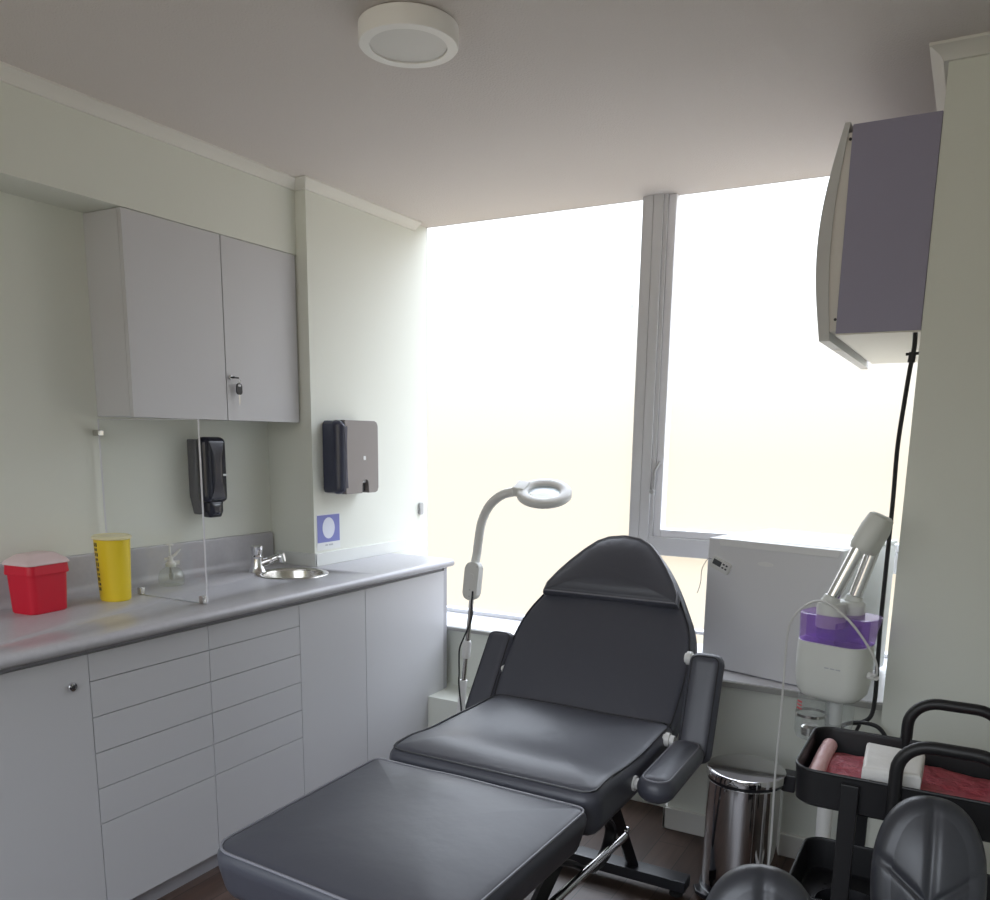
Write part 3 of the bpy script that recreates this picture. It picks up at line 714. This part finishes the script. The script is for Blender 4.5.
# armrests: on each side a pad hinged to the seat and one hinged to the backrest
for sx in (1, -1):
    xi = XC + sx * .346; xo = XC + sx * .448
    ax = Vector((0, .995, -.02)).normalized()
    bm = B(); lo_ = Vector(((xi + xo) / 2 - (.010 if sx > 0 else 0), 2.03, .514 if sx > 0 else .440))
    # lower pad: nearly level, rounded front end
    A = axes(lo_, (1, 0, 0), (0, .99, .02), (0, -.02, .99))
    rA, _ = pad(bm, rrect(-.052, -.02, .052, .34, .048, 6), .074, .036, .0015, .002, mtx=A, N=60, pw=2)
    ap = obj('arm_pad', bm, M['leather'], t, angle=60)
    bm = B(); tube(bm, [v for v in rA], .0025, 6, closed=True); obj('piping', bm, M['piping'], ap)
    # upper pad: runs beside the backrest
    bm = B()
    dU = (Vector((0, .10, .30)) if sx > 0 else Vector((0, .18, .25))).normalized(); nU = Vector((1, 0, 0)).cross(dU); nU = nU if nU.y < 0 else -nU
    A = axes(Vector(((xi + xo) / 2, 2.395, .520) if sx > 0 else (xi - .030, 2.44, .500)), (1, 0, 0), dU, nU)
    rA, _ = pad(bm, rrect(-.052, -.01, .052, .318, .030, 6), .058, .0285, .0015, .002, mtx=A, N=60, pw=2)
    ap2 = obj('arm_pad', bm, M['leather'], t, angle=60)
    bm = B(); tube(bm, rA, .0022, 6, closed=True); obj('piping', bm, M['pipingblack'], ap2)
    for p in ((XC + sx * .306, 2.07, .545 if sx > 0 else .49), (XC + sx * .312, 2.34, .585 if sx > 0 else .50), (XC + sx * .318, 2.50, .800) if sx > 0 else (XC - .32, 2.52, .66)):
        bm = B(); cyl(bm, p, (p[0] + sx * .034, p[1], p[2]), .015, 20); cyl(bm, (p[0] + sx * .006, p[1], p[2]), (p[0] + sx * .020, p[1], p[2]), .021, 20); obj('arm_washer', bm, M['white'], t)
# frame
FL = (XC - .19, XC + .175)
for y in (2.505, 1.45):
    bm = B(); box(bm, (XC - .365, y - .033, .030), (XC + .365, y + .033, .068), .003); fb = obj('foot_bar', bm, M['barpaint'], t)
    for x in (XC - .33, XC + .33):
        bm = B(); lathe(bm, [(.016, 0), (.022, .004), (.022, .014), (.012, .018), (.012, .031)], (x, y, 0), 18); obj('levelling_foot', bm, M['rubber'], fb)
for x in FL:
    bm = B()
    tube(bm, [(x, 2.51, .066), (x - .02, 2.25, .485)], .024, 4); obj('strut', bm, M['blackmetal'], t)
    bm = B(); tube(bm, [(x - .012, 1.45, .066), (x - .012, 2.15, .465)], .022, 4); obj('strut', bm, M['blackmetal'], t)
    bm = B(); box(bm, (x - .016, 1.30, .420), (x + .016, 2.44, .452), .003); obj('side_rail', bm, M['blackmetal'], t)
    bm = B(); lathe(bm, [(.012, 0), (.012, .010), (.006, .014)], mtx=axes((x + .0085, 2.405, .235), (0, 1, 0), (0, 0, 1), (1, 0, 0)), n=16); obj('bolt', bm, M['chrome'], t)
    # looped adjuster bracket
    bm = B(); tube(bm, spline([(x + .01, 2.06, .43), (x + .01, 2.20, .36), (x + .01, 2.27, .29), (x + .01, 2.22, .23), (x + .01, 2.10, .24), (x + .01, 1.95, .33), (x + .01, 1.75, .42)], 6), .020, 8, flat=.5); obj('adjuster_bracket', bm, M['blackmetal'], t)
for z, y0, y1, xx in ((.435, 1.32, 1.36, 0), (.435, 2.38, 2.42, 0)):
    bm = B(); box(bm, (FL[0] - .014, y0, z - .015), (FL[1] + .014, y1, z + .015), .003); obj('cross_rail', bm, M['blackmetal'], t)
bm = B(); tube(bm, [(XC + .212, 2.32, .256), (XC + .212, 1.50, .318)], .0120, 14); obj('chrome_rod', bm, M['chrome'], t)
bm = B(); tube(bm, [(XC - .222, 2.32, .256), (XC - .222, 1.50, .318)], .0120, 14); obj('chrome_rod', bm, M['chrome'], t)
bm = B(); cyl(bm, (XC - .352, 1.90, .56), (XC - .322, 1.90, .56), .014, 12); obj('knob', bm, M['blackpl'], t)

# ------------------------------------------------------------------ magnifying lamp on a floor stand
LP = lambda px, z, y=2.9: None
t = thing('magnifier_lamp', 'white ring magnifier lamp on a tall gooseneck floor stand beside the treatment chair', 'lamp', (-1.80, 2.9, 0))
P0 = Vector((-1.803, 2.9, .06)); P2 = Vector((-1.7165, 2.9, .90))
bm = B(); lathe(bm, [(.030, .02), (.030, .05), (.022, .075)], (-1.80, 2.9, 0), 24); tb = obj('stand_hub', bm, M['white'], t)
for k_ in range(4):
    a = PI / 4 + k_ * PI / 2; e = Vector((-1.80 + .17 * math.cos(a), 2.9 + .17 * math.sin(a), .045))
    bm = B(); tube(bm, [(-1.80, 2.9, .050), e], [.014, .011], 10); ll = obj('stand_leg', bm, M['white'], t)
    bm = B(); cyl(bm, (e.x - .008, e.y, .020), (e.x + .008, e.y, .020), .0195, 18); cyl(bm, (e.x, e.y, .02), (e.x, e.y, .05), .006, 8); obj('castor', bm, M['blackpl'], ll)
L_ = lambda s: P0.lerp(P2, (s - P0.z) / (P2.z - P0.z))
bm = B(); tube(bm, [L_(.06), L_(.469)], .0160, 20); obj('pole_sleeve', bm, M['white'], t)
bm = B(); tube(bm, [L_(.469), L_(.83)], .0100, 16); obj('pole', bm, M['steel'], t)
bm = B(); tube(bm, [L_(.565), L_(.572), L_(.632), L_(.640)], [.013, .0175, .0175, .013], 20); obj('collar', bm, M['white'], t)
bm = B(); bxm = axes(L_(.895) + Vector((.006, -.016, .0)), Vector((.999, 0, -.04)), (P2 - P0).normalized(), (0, -1, 0))
prism(bm, rrect(-.033, -.078, .033, .078, .026), -.018, .018, mtx=bxm, bev=.005); cb = obj('control_box', bm, M['offwhite'], t)
for px, py in ((-.024, .062), (.024, .062), (-.024, -.060), (.020, -.064), (0, -.035), (0, -.062)):
    bm = B(); cyl(bm, bxm @ Vector((px, py, .017)), bxm @ Vector((px, py, .0188)), .0028, 8); obj('screw', bm, M['grey'], cb)
bm = B(); lathe(bm, [(.014, .017), (.014, .0195), (.012, .020)], n=24, mtx=bxm @ Matrix.Translation((0, .018, 0))); obj('power_switch', bm, M['offwhite'], cb)
gp = [bxm @ Vector((0, .06, 0)), (-1.703, 2.9, 1.0), (-1.695, 2.9, 1.06), (-1.680, 2.9, 1.135), (-1.645, 2.9, 1.200), (-1.590, 2.9, 1.243), (-1.530, 2.9, 1.258), (-1.497, 2.9, 1.262)]
gs = spline(gp, 12)
bm = B(); tube(bm, gs, [.0175 + (.0012 if i % 2 else 0) for i in range(len(gs))], 14); obj('gooseneck', bm, M['white'], t, angle=80)
ht = Matrix.Translation((-1.402, 2.885, 1.258)) @ Matrix.Rotation(math.radians(9), 4, 'Y') @ Matrix.Rotation(math.radians(21), 4, 'X') @ Matrix.Rotation(math.radians(6), 4, 'Z')
bm = B(); lathe(bm, [(.060, -.014), (.098, -.016), (.104, -.010), (.104, .008), (.098, .014), (.078, .016), (.064, .010), (.060, .006), (.060, -.014)], n=56, mtx=ht, cap0=False, cap1=False); 
tm = list(bm.verts)
hd = obj('ring_head', bm, M['white'], t, angle=50)
bm = B(); lathe(bm, [(.0, -.003), (.040, -.002), (.0625, 0), (.0625, .001), (.040, .004), (.0, .006)], n=48, mtx=ht, cap0=False, cap1=False); obj('lens', bm, M['lens'], hd)
bm = B(); box(bm, (-.118, -.036, -.017), (-.070, .036, .021), .006, 3, mtx=ht); obj('head_joint', bm, M['white'], hd)
bm = B(); tube(bm, spline([bxm @ Vector((.016, -.038, .022)), bxm @ Vector((.018, -.085, .022)), L_(.74) + Vector((.016, -.012, 0)), L_(.66) + Vector((-.008, -.016, 0)), L_(.61) + Vector((-.022, -.020, 0)), L_(.56) + Vector((-.020, -.020, 0)), L_(.50) + Vector((-.014, -.018, 0)), L_(.45) + Vector((-.010, -.018, 0)), L_(.3) + Vector((.018, -.016, 0)), L_(.08) + Vector((.03, -.02, 0))], 6), .0035, 8)
obj('power_cord', bm, M['cordb'], t)

# ------------------------------------------------------------------ facial steamer
sx, sy = -.285, 2.47
t = thing('facial_steamer', 'white facial steamer with violet water tank and two chrome pipes, on a floor stand', 'facial steamer', (sx, sy, 0), rotz=-.30)
m0 = WM[t.name]
def loftz(bm, levels, mtx, N=56):
    tm = bmesh.new(); rg = []
    for outl_, z in levels: rg.append([tm.verts.new((p.x, p.y, z)) for p in resample(outl_, N)])
    for a, b in zip(rg, rg[1:]):
        for j in range(N): tm.faces.new((a[j], a[(j + 1) % N], b[(j + 1) % N], b[j]))
    tm.faces.new(rg[0]); tm.faces.new(rg[-1]); merge(bm, tm, mtx)
def so(k, dx=0, dy=0, tip=0):   # rounded on the left, drawn out to the right
    return [((x * k + dx) * .87 + (tip * max(0, x) / .11), (y * k + dy) * .9) for x, y in rrect(-.110, -.078, .110, .078, .052, 8)]
bm = B(); loftz(bm, [(so(.62), .752), (so(.80), .758), (so(.92), .775), (so(.985), .81), (so(1.0), .86), (so(.985), .912), (so(.98), .915)], m0); body = obj('steamer_body', bm, M['steamer'], t, angle=40)
bm = B(); loftz(bm, [(so(.95), .9155), (so(.97, tip=.002), .918), (so(.98, tip=.006), .955), (so(.99, tip=.016), .992), (so(.94, tip=.016), .994), (so(.5), .990)], m0); tk = obj('water_tank', bm, M['tank'], t, angle=40)
bm = B(); box(bm, (-.088, -.006, .918), (.088, .006, .985), .002, mtx=m0); box(bm, (.02, -.060, .918), (.03, .060, .975), .002, mtx=m0); obj('tank_divider', bm, M['tank'], tk)
for cx, cy, zt, q0, q1 in ((-.012, -.020, 1.030, (-.307, 2.438, 1.026), (-.240, 2.455, 1.200)), (.012, .046, 1.026, (-.256, 2.512, 1.022), (-.214, 2.525, 1.186))):
    bm = B(); lathe(bm, [(.034, .925), (.034, .972)], n=36, mtx=m0 @ Matrix.Translation((cx, cy, 0))); obj('nozzle_base', bm, M['tank'], tk)
    bm = B(); lathe(bm, [(.037, .956), (.039, .960), (.0395, 1.010), (.037, zt - .006), (.030, zt), (.020, zt + .001)], n=40, mtx=m0 @ Matrix.Translation((cx, cy, 0))); cap = obj('nozzle_cap', bm, M['steamer'], t)
    a = Vector(q0); b = Vector(q1)
    bm = B(); tube(bm, [a, a.lerp(b, .10), a.lerp(b, .12)], [.025, .022, .017], 20); obj('pipe_socket', bm, M['steamer'], cap)
    bm = B(); tube(bm, [a.lerp(b, .08), b], .0180, 22); obj('steam_pipe', bm, M['chrome'], t)
d = Vector((.042, .006, .093)).normalized()
xw = Vector((.25, .95, 0)); xw = (xw - d * xw.dot(d)).normalized(); yw = d.cross(xw)
hm = axes(Vector((-.238, 2.49, 1.176)), xw, yw, d)
bm = B(); loftz(bm, [(rrect(-.054, -.026, .054, .026, .024), -.008), (rrect(-.060, -.031, .060, .031, .028), .006), (rrect(-.058, -.030, .056, .032, .026), .060), (rrect(-.048, -.024, .046, .030, .022), .094), (rrect(-.036, -.016, .036, .022, .014), .100)], hm); hd = obj('steam_head', bm, M['steamer'], t, angle=40)
# glass jar below and its collar
jm = m0 @ Matrix.Translation((-.048, -.012, 0))
bm = B(); lathe(bm, [(.028, .622), (.036, .626), (.042, .645), (.042, .735), (.038, .753)], n=36, mtx=jm, cap1=False); jr = obj('glass_jar', bm, M['jar'], t)
bm = B(); lathe(bm, [(.043, .690), (.0435, .690), (.0435, .698), (.043, .698)], n=36, mtx=jm, cap0=False, cap1=False); obj('jar_band', bm, M['steel'], jr)
bm = B(); lathe(bm, [(.012, .628), (.024, .632), (.026, .655), (.018, .662)], n=24, mtx=jm); obj('heating_element', bm, M['steel'], jr)
bm = B()
for i in range(3):
    for j in range(4):
        a = math.radians(232 + j * 7); p = jm @ Vector((.0424 * math.cos(a), .0424 * math.sin(a), .734 - i * .010))
        box(bm, (-.002, -.0004, -.0022), (.002, .0006, .0022), mtx=Matrix.Translation(p) @ Matrix.Rotation(a + PI / 2 - .3, 4, 'Z'))
obj('warning_print', bm, M['redink'], jr)
jm2 = m0 @ Matrix.Translation((.030, -.005, 0))
bm = B(); lathe(bm, [(.030, .668), (.036, .672), (.038, .700), (.038, .752)], n=36, mtx=jm2, cap1=False); obj('drip_cup', bm, M['jar'], t)
bm = B(); cyl(bm, m0 @ Vector((0, .03, .05)), m0 @ Vector((0, .03, .755)), .0215, 24); obj('stand_pole', bm, M['white'], t)
bm = B(); lathe(bm, [(.05, .03), (.05, .055), (.028, .075)], n=24, mtx=m0 @ Matrix.Translation((0, .03, 0))); obj('stand_hub', bm, M['white'], t)
for k_ in range(5):
    a = .5 + k_ * 2 * PI / 5; e = m0 @ Vector((.145 * math.cos(a), .03 + .145 * math.sin(a), .045))
    bm = B(); tube(bm, [m0 @ Vector((0, .03, .045)), e], [.018, .013], 10); ll = obj('stand_leg', bm, M['white'], t)
    bm = B(); cyl(bm, (e.x - .009, e.y, .022), (e.x + .009, e.y, .022), .0215, 18); cyl(bm, (e.x, e.y, .02), (e.x, e.y, .05), .006, 8); obj('castor', bm, M['blackpl'], ll)
wc = lambda x, y, z: m0 @ Vector((x, y, z))
bm = B(); tube(bm, spline([wc(.102, -.010, .838), wc(.130, -.03, .850), wc(.128, -.05, .90), wc(.085, -.078, .975), wc(.035, -.088, 1.020), wc(-.012, -.080, 1.036), wc(-.055, -.078, 1.020), wc(-.090, -.080, .98), wc(-.104, -.080, .93), wc(-.108, -.075, .83), wc(-.110, -.07, .70), wc(-.118, -.06, .50), wc(-.120, -.05, .28), wc(-.124, -.05, .14), wc(-.126, -.04, .012), wc(-.10, .10, .006)], 7), .0033, 8)
cd = obj('power_cord', bm, M['cordw'], t)
bm = B(); tube(bm, [wc(.102, -.008, .838), wc(.124, -.014, .838), wc(.110, -.014, .841)], [.010, .008, .005], 12); obj('plug', bm, M['white'], cd)
bm = B(); pts_ = [wc(.035, -.0785, .85), wc(.055, -.0785, .853)]
for i in range(3): box(bm, (.005 + i * .016, -.0712, .850), (.017 + i * .016, -.0692, .853), mtx=m0)
obj('lettering', bm, M['greyink'], body)

# ------------------------------------------------------------------ pedal bin
bc = (-.535, 2.625)
t = thing('pedal_bin', 'round polished steel pedal bin with flat lid beside the treatment chair', 'bin', (*bc, 0))
bm = B(); lathe(bm, [(.116, .028), (.117, .030), (.118, .395), (.117, .398)], (*bc, 0), 72); obj('bin_body', bm, M['mirror'], t)
bm = B(); lathe(bm, [(.118, 0), (.124, .004), (.124, .026), (.118, .030)], (*bc, 0), 60); obj('base_ring', bm, M['blackpl'], t)
bm = B(); lathe(bm, [(.112, .398), (.119, .399), (.119, .408), (.114, .409)], (*bc, 0), 60); obj('rim', bm, M['blackpl'], t)
bm = B(); lathe(bm, [(.120, .409), (.1235, .411), (.1235, .430), (.121, .434), (.114, .4365), (.06, .4375), (.01, .4378)], (*bc, 0), 72); obj('lid', bm, M['mirror'], t)
bm = B(); box(bm, (bc[0] + .105, bc[1] + .01, .375), (bc[0] + .150, bc[1] + .07, .432), .006); obj('hinge', bm, M['blackpl'], t)
pa = math.radians(222); pm = Matrix.Translation((*bc, 0)) @ Matrix.Rotation(pa, 4, 'Z')
bm = B(); prism(bm, [(.10, -.042), (.140, -.038), (.152, 0), (.140, .038), (.10, .042)], .012, .026, mtx=pm, bev=.004); obj('pedal', bm, M['blackpl'], t)

# ------------------------------------------------------------------ three-tier trolley
TX0, TX1, TY0, TY1 = -.262, .300, 1.735, 2.040
t = thing('trolley', 'black three-tier metal trolley by the right wall', 'trolley', ((TX0 + TX1) / 2, (TY0 + TY1) / 2, 0))
def tray(zr, name):
    d_ = .078; r = .045
    bm = B(); tm = bmesh.new()
    lv = []
    o_ = lambda e, z: [tm.verts.new((x, y, z)) for x, y in rrect(TX0 + e, TY0 + e, TX1 - e, TY1 - e, r - e * .5, 6)]
    rings = [o_(.012, zr - d_), o_(.004, zr - d_ + .006), o_(0, zr), o_(.004, zr + .0015), o_(.006, zr - .003), o_(.011, zr - d_ + .010), o_(.020, zr - d_ + .004)]
    n = len(rings[0])
    for a, b in zip(rings, rings[1:]):
        for j in range(n): tm.faces.new((a[j], a[(j + 1) % n], b[(j + 1) % n], b[j]))
    tm.faces.new(rings[0]); tm.faces.new(rings[-1]); merge(bm, tm)
    o = obj(name, bm, M['cart'], t, angle=35)
    bm = B(); tube(bm, [(x, y, zr + .001) for x, y in rrect(TX0 + .002, TY0 + .002, TX1 - .002, TY1 - .002, r - .002, 6)], .0034, 8, closed=True)
    obj('tray_rim', bm, M['cart'], o)
    return o
tr = [tray(z, 'tray') for z in (.800, .522, .215)]
bm = B()
for ix in range(14):
    for iy in range(7):
        if (ix % 4) == 3: continue
        cyl(bm, (TX0 + .06 + ix * .034, TY0 + .07 + iy * .026, .4478), (TX0 + .06 + ix * .034, TY0 + .07 + iy * .026, .4488), .0035, 6)
obj('perforations', bm, M['rubber'], tr[1])
for x in (-.149, .187):
    for y in (TY0 - .006, TY1 + .006):
        bm = B(); box(bm, (x - .017, y - .006, .085), (x + .017, y + .006, .790), .003); po = obj('post', bm, M['cart'], t)
        bm = B(); cyl(bm, (x, y, .035), (x, y, .086), .007, 10); cyl(bm, (x - .010, y, .0285), (x + .010, y, .0285), .028, 20); obj('castor', bm, M['rubber'], po)
for y in (TY0 - .004, TY1 + .004):
    hp = [(-.070, y, .730), (-.070, y, .835)] + [(-.070 + .060 * (1 - math.cos(a)), y, .835 + .058 * math.sin(a)) for a in [PI / 2 * i / 8 for i in range(1, 9)]]
    hp += [(.120 - .060 * (1 - math.cos(a)), y, .835 + .058 * math.sin(a)) for a in [PI / 2 * i / 8 for i in range(8, -1, -1)]] + [(.120, y, .730)]
    bm = B(); tube(bm, hp, .0125, 14); obj('handle', bm, M['cart'], t)
# on its trays
ft = .746
bm = B()
nx, ny = 22, 14; vv = []
for i in range(nx):
    row = []
    for j in range(ny):
        x = -.215 + .46 * i / (nx - 1); y = 1.765 + .235 * j / (ny - 1)
        h = .006 + .012 * (math.sin(9 * x + 3 * math.sin(14 * y)) * .5 + .5) * (1 - min(1, max(0, (x + .02) / .1))) + .006 * random.random()
        row.append(bm.verts.new((x, y + .006 * math.sin(20 * x), ft + h)))
    vv.append(row)
for i in range(nx - 1):
    for j in range(ny - 1): bm.faces.new((vv[i][j], vv[i + 1][j], vv[i + 1][j + 1], vv[i][j + 1]))
bmesh.ops.solidify(bm, geom=bm.faces[:], thickness=.016)
t3 = thing('wrapping_film', 'crimson film sheet with a pale rolled edge spread in the top trolley tray', 'film', (0, 1.88, ft))
obj('sheet', bm, M['pink'], t3, angle=60)
bm = B(); tube(bm, spline([(-.226, 1.766, ft + .020), (-.226, 1.86, ft + .022), (-.226, 1.93, ft + .024), (-.224, 1.998, ft + .026)], 4), [.017] * 13, 16); obj('rolled_edge', bm, M['pinkroll'], t3)
bm = B(); prism(bm, [(-.053, -.081), (.054, -.077), (.055, .068), (-.061, .080)], 0, .050, mtx=Matrix.Translation((-.081, 1.850, ft + .024)), bev=.010)
t4 = obj('wipes_pack', bm, M['foam'], angle=50); tag(t4, 'white pack of folded wipes lying on the crimson film', 'wipes pack'); origin(t4, (-.081, 1.85, ft + .022))
bm = B(); tb_ = thing('instrument_dish', 'small black dish of tools in the middle trolley tray', 'dish', (-.135, 1.80, .449))
lathe(bm, [(.050, .449), (.062, .452), (.072, .490), (.070, .491), (.060, .455), (.048, .453)], (-.135, 1.81, 0), 36); obj('bowl', bm, M['blackpl'], tb_)
bm = B(); t5 = None
for i in range(3): cyl(bm, (-.165 + i * .012, 1.79, .470), (-.135 + i * .012, 1.83, .480), .002, 6)
t5 = obj('metal_picks', bm, M['steel']); tag(t5, 'thin metal picks lying in the small black dish', 'picks'); origin(t5, (-.14, 1.81, .47))

# ------------------------------------------------------------------ quilted stools
def stool(label, loc, rz):
    """seat, backrest, gas column and five-star base; local -y is the front"""
    t = thing('swivel_stool', label, 'stool', loc, rz, 'black quilted swivel stools')
    m0 = WM[t.name]
    def quilt(x, y, s):
        k = max(0, min(1, s)); r_ = math.hypot(x, y) + 1e-6; a = math.atan2(y, x)
        g = abs(math.sin(a * 2.0 + PI / 4 * 0)) ; dd = r_ * abs(math.sin((a % (PI / 3)) - PI / 6 * 0)) if False else 0
        seam = min(abs(math.cos(a - b) * 0 + math.sin(a - b)) * r_ for b in (PI / 2, math.radians(28), math.radians(152)))
        return -.010 * k * math.exp(-(seam / .010) ** 2)
    bm = B(); pad(bm, ring(.185, .180, 60), .085, .038, .016, .004, mtx=m0 @ Matrix.Translation((0, -.02, .470)), N=96, hfun=quilt); obj('seat', bm, M['stool'], t, angle=60)
    bl = Vector((0, .10, .27)).normalized(); bn = Vector((1, 0, 0)).cross(bl); bn = bn if bn.y < 0 else -bn
    A = m0 @ axes(Vector((0, .185, .709)), (1, 0, 0), bl, bn)
    sgn = lambda v: math.copysign(1, v)
    ol_ = [(.090 * sgn(math.cos(a)) * abs(math.cos(a)) ** .86, .005 + .145 * sgn(math.sin(a)) * abs(math.sin(a)) ** .86) for a in [2 * PI * i / 120 for i in range(120)]]
    def quiltb(x, y, s):
        k = max(0, min(1, s)); yy = y + .03
        seams = [abs(x) if yy > 0 else 9, abs(x) + 9]
        for sg in (1, -1):
            seams.append(abs(yy - sg * x * .8) if sg * x * 1 > -.0 and yy > -.01 and sg * x >= 0 else 9)
            seams.append(abs(yy + sg * x * 1.1) if sg * x >= 0 and yy <= .01 else 9)
        d_ = min(seams)
        u = (x * x + yy * yy)
        return k * (-.006 * math.exp(-(d_ / .008) ** 2))
    bm = B(); pad(bm, ol_, .062, .030, .016, .012, mtx=A @ Matrix.Translation((0, 0, -.03)), N=160, hfun=quiltb, pw=2, S=[1 - .03 * i for i in range(1, 33)]); obj('backrest', bm, M['stool'], t, angle=60)
    bm = B(); tube(bm, spline([m0 @ Vector(p) for p in ((0, .05, .445), (0, .17, .44), (0, .225, .48), (0, .235, .60), (0, .222, .68))], 6), .014, 10, flat=1); obj('back_bracket', bm, M['chrome'], t)
    bm = B(); cyl(bm, m0 @ Vector((0, -.02, .08)), m0 @ Vector((0, -.02, .26)), .025, 20); cyl(bm, m0 @ Vector((0, -.02, .26)), m0 @ Vector((0, -.02, .472)), .014, 16); lathe(bm, [(.05, .448), (.06, .470)], n=24, mtx=m0 @ Matrix.Translation((0, -.02, 0))); obj('gas_column', bm, M['chrome'], t)
    for k_ in range(5):
        a = .3 + k_ * 2 * PI / 5; e = m0 @ Vector((.22 * math.cos(a), -.02 + .22 * math.sin(a), .068))
        bm = B(); tube(bm, [m0 @ Vector((0, -.02, .088)), e], [.022, .014], 10); lg_ = obj('base_leg', bm, M['chrome'], t)
        bm = B(); cyl(bm, (e.x - .010, e.y, .0255), (e.x + .010, e.y, .0255), .025, 18); cyl(bm, (e.x, e.y, .03), (e.x, e.y, .07), .006, 8); obj('castor', bm, M['rubber'], lg_)
    return t
stool('black quilted stool in front of the trolley, its rounded back turned to the room', (.026, 1.360, 0), 0.12)
stool('black quilted stool nearest the camera, only its rounded back top showing', (-.150, .962, 0), 0.25)

# ------------------------------------------------------------------ daylight
w = bpy.data.worlds.new('overcast_sky'); SC.world = w; w.use_nodes = True
nt = w.node_tree; bg = nt.nodes['Background']
tc = nt.nodes.new('ShaderNodeTexCoord'); sp = nt.nodes.new('ShaderNodeSeparateXYZ')
nt.links.new(tc.outputs['Generated'], sp.inputs[0])
mr = nt.nodes.new('ShaderNodeMapRange'); mr.inputs['From Min'].default_value = -1; mr.inputs['From Max'].default_value = 1
nt.links.new(sp.outputs['Z'], mr.inputs['Value'])
rp = nt.nodes.new('ShaderNodeValToRGB'); nt.links.new(mr.outputs[0], rp.inputs['Fac'])
SKY = 5.5
cr = rp.color_ramp
cr.elements[0].position = .25; cr.elements[0].color = (.86 / SKY, .765 / SKY, .605 / SKY, 1)
cr.elements[1].position = .80; cr.elements[1].color = (.87, .95, 1.07, 1)
for p_, c_ in ((.49, (.86, .765, .61)), (.52, (.875, .81, .70)), (.555, (.97, .96, .92))):
    e = cr.elements.new(p_); e.color = (c_[0] / SKY, c_[1] / SKY, c_[2] / SKY, 1)
nt.links.new(rp.outputs['Color'], bg.inputs['Color']); bg.inputs['Strength'].default_value = SKY
# the windows and the added rear opening guide the sampling of the sky (portals give off no light themselves)
for nm, x0, x1, z0, z1, yy, sg in (('window_portal', CX, SX, .62, CEIL, WY + .10, 1), ('rear_opening_portal', OX0, OX1, OZ0, OZ, BY - .21, -1)):
    li = bpy.data.lights.new(nm, 'AREA'); li.shape = 'RECTANGLE'; li.size = x1 - x0; li.size_y = z1 - z0
    li.cycles.is_portal = True
    lo = bpy.data.objects.new(nm, li); COL.objects.link(lo)
    lo.matrix_world = axes(((x0 + x1) / 2, yy, (z0 + z1) / 2), (-sg, 0, 0), (0, 0, 1), (0, sg, 0))

vs = SC.view_settings
SC.display_settings.display_device = 'sRGB'
vs.view_transform = 'Standard'; vs.look = 'None'; vs.gamma = 1; vs.exposure = 0.56; vs.use_curve_mapping = False
SC.cycles.use_denoising = True
SC.cycles.max_bounces = 16; SC.cycles.diffuse_bounces = 8; SC.cycles.transparent_max_bounces = 16
SC.cycles.caustics_reflective = False; SC.cycles.caustics_refractive = False
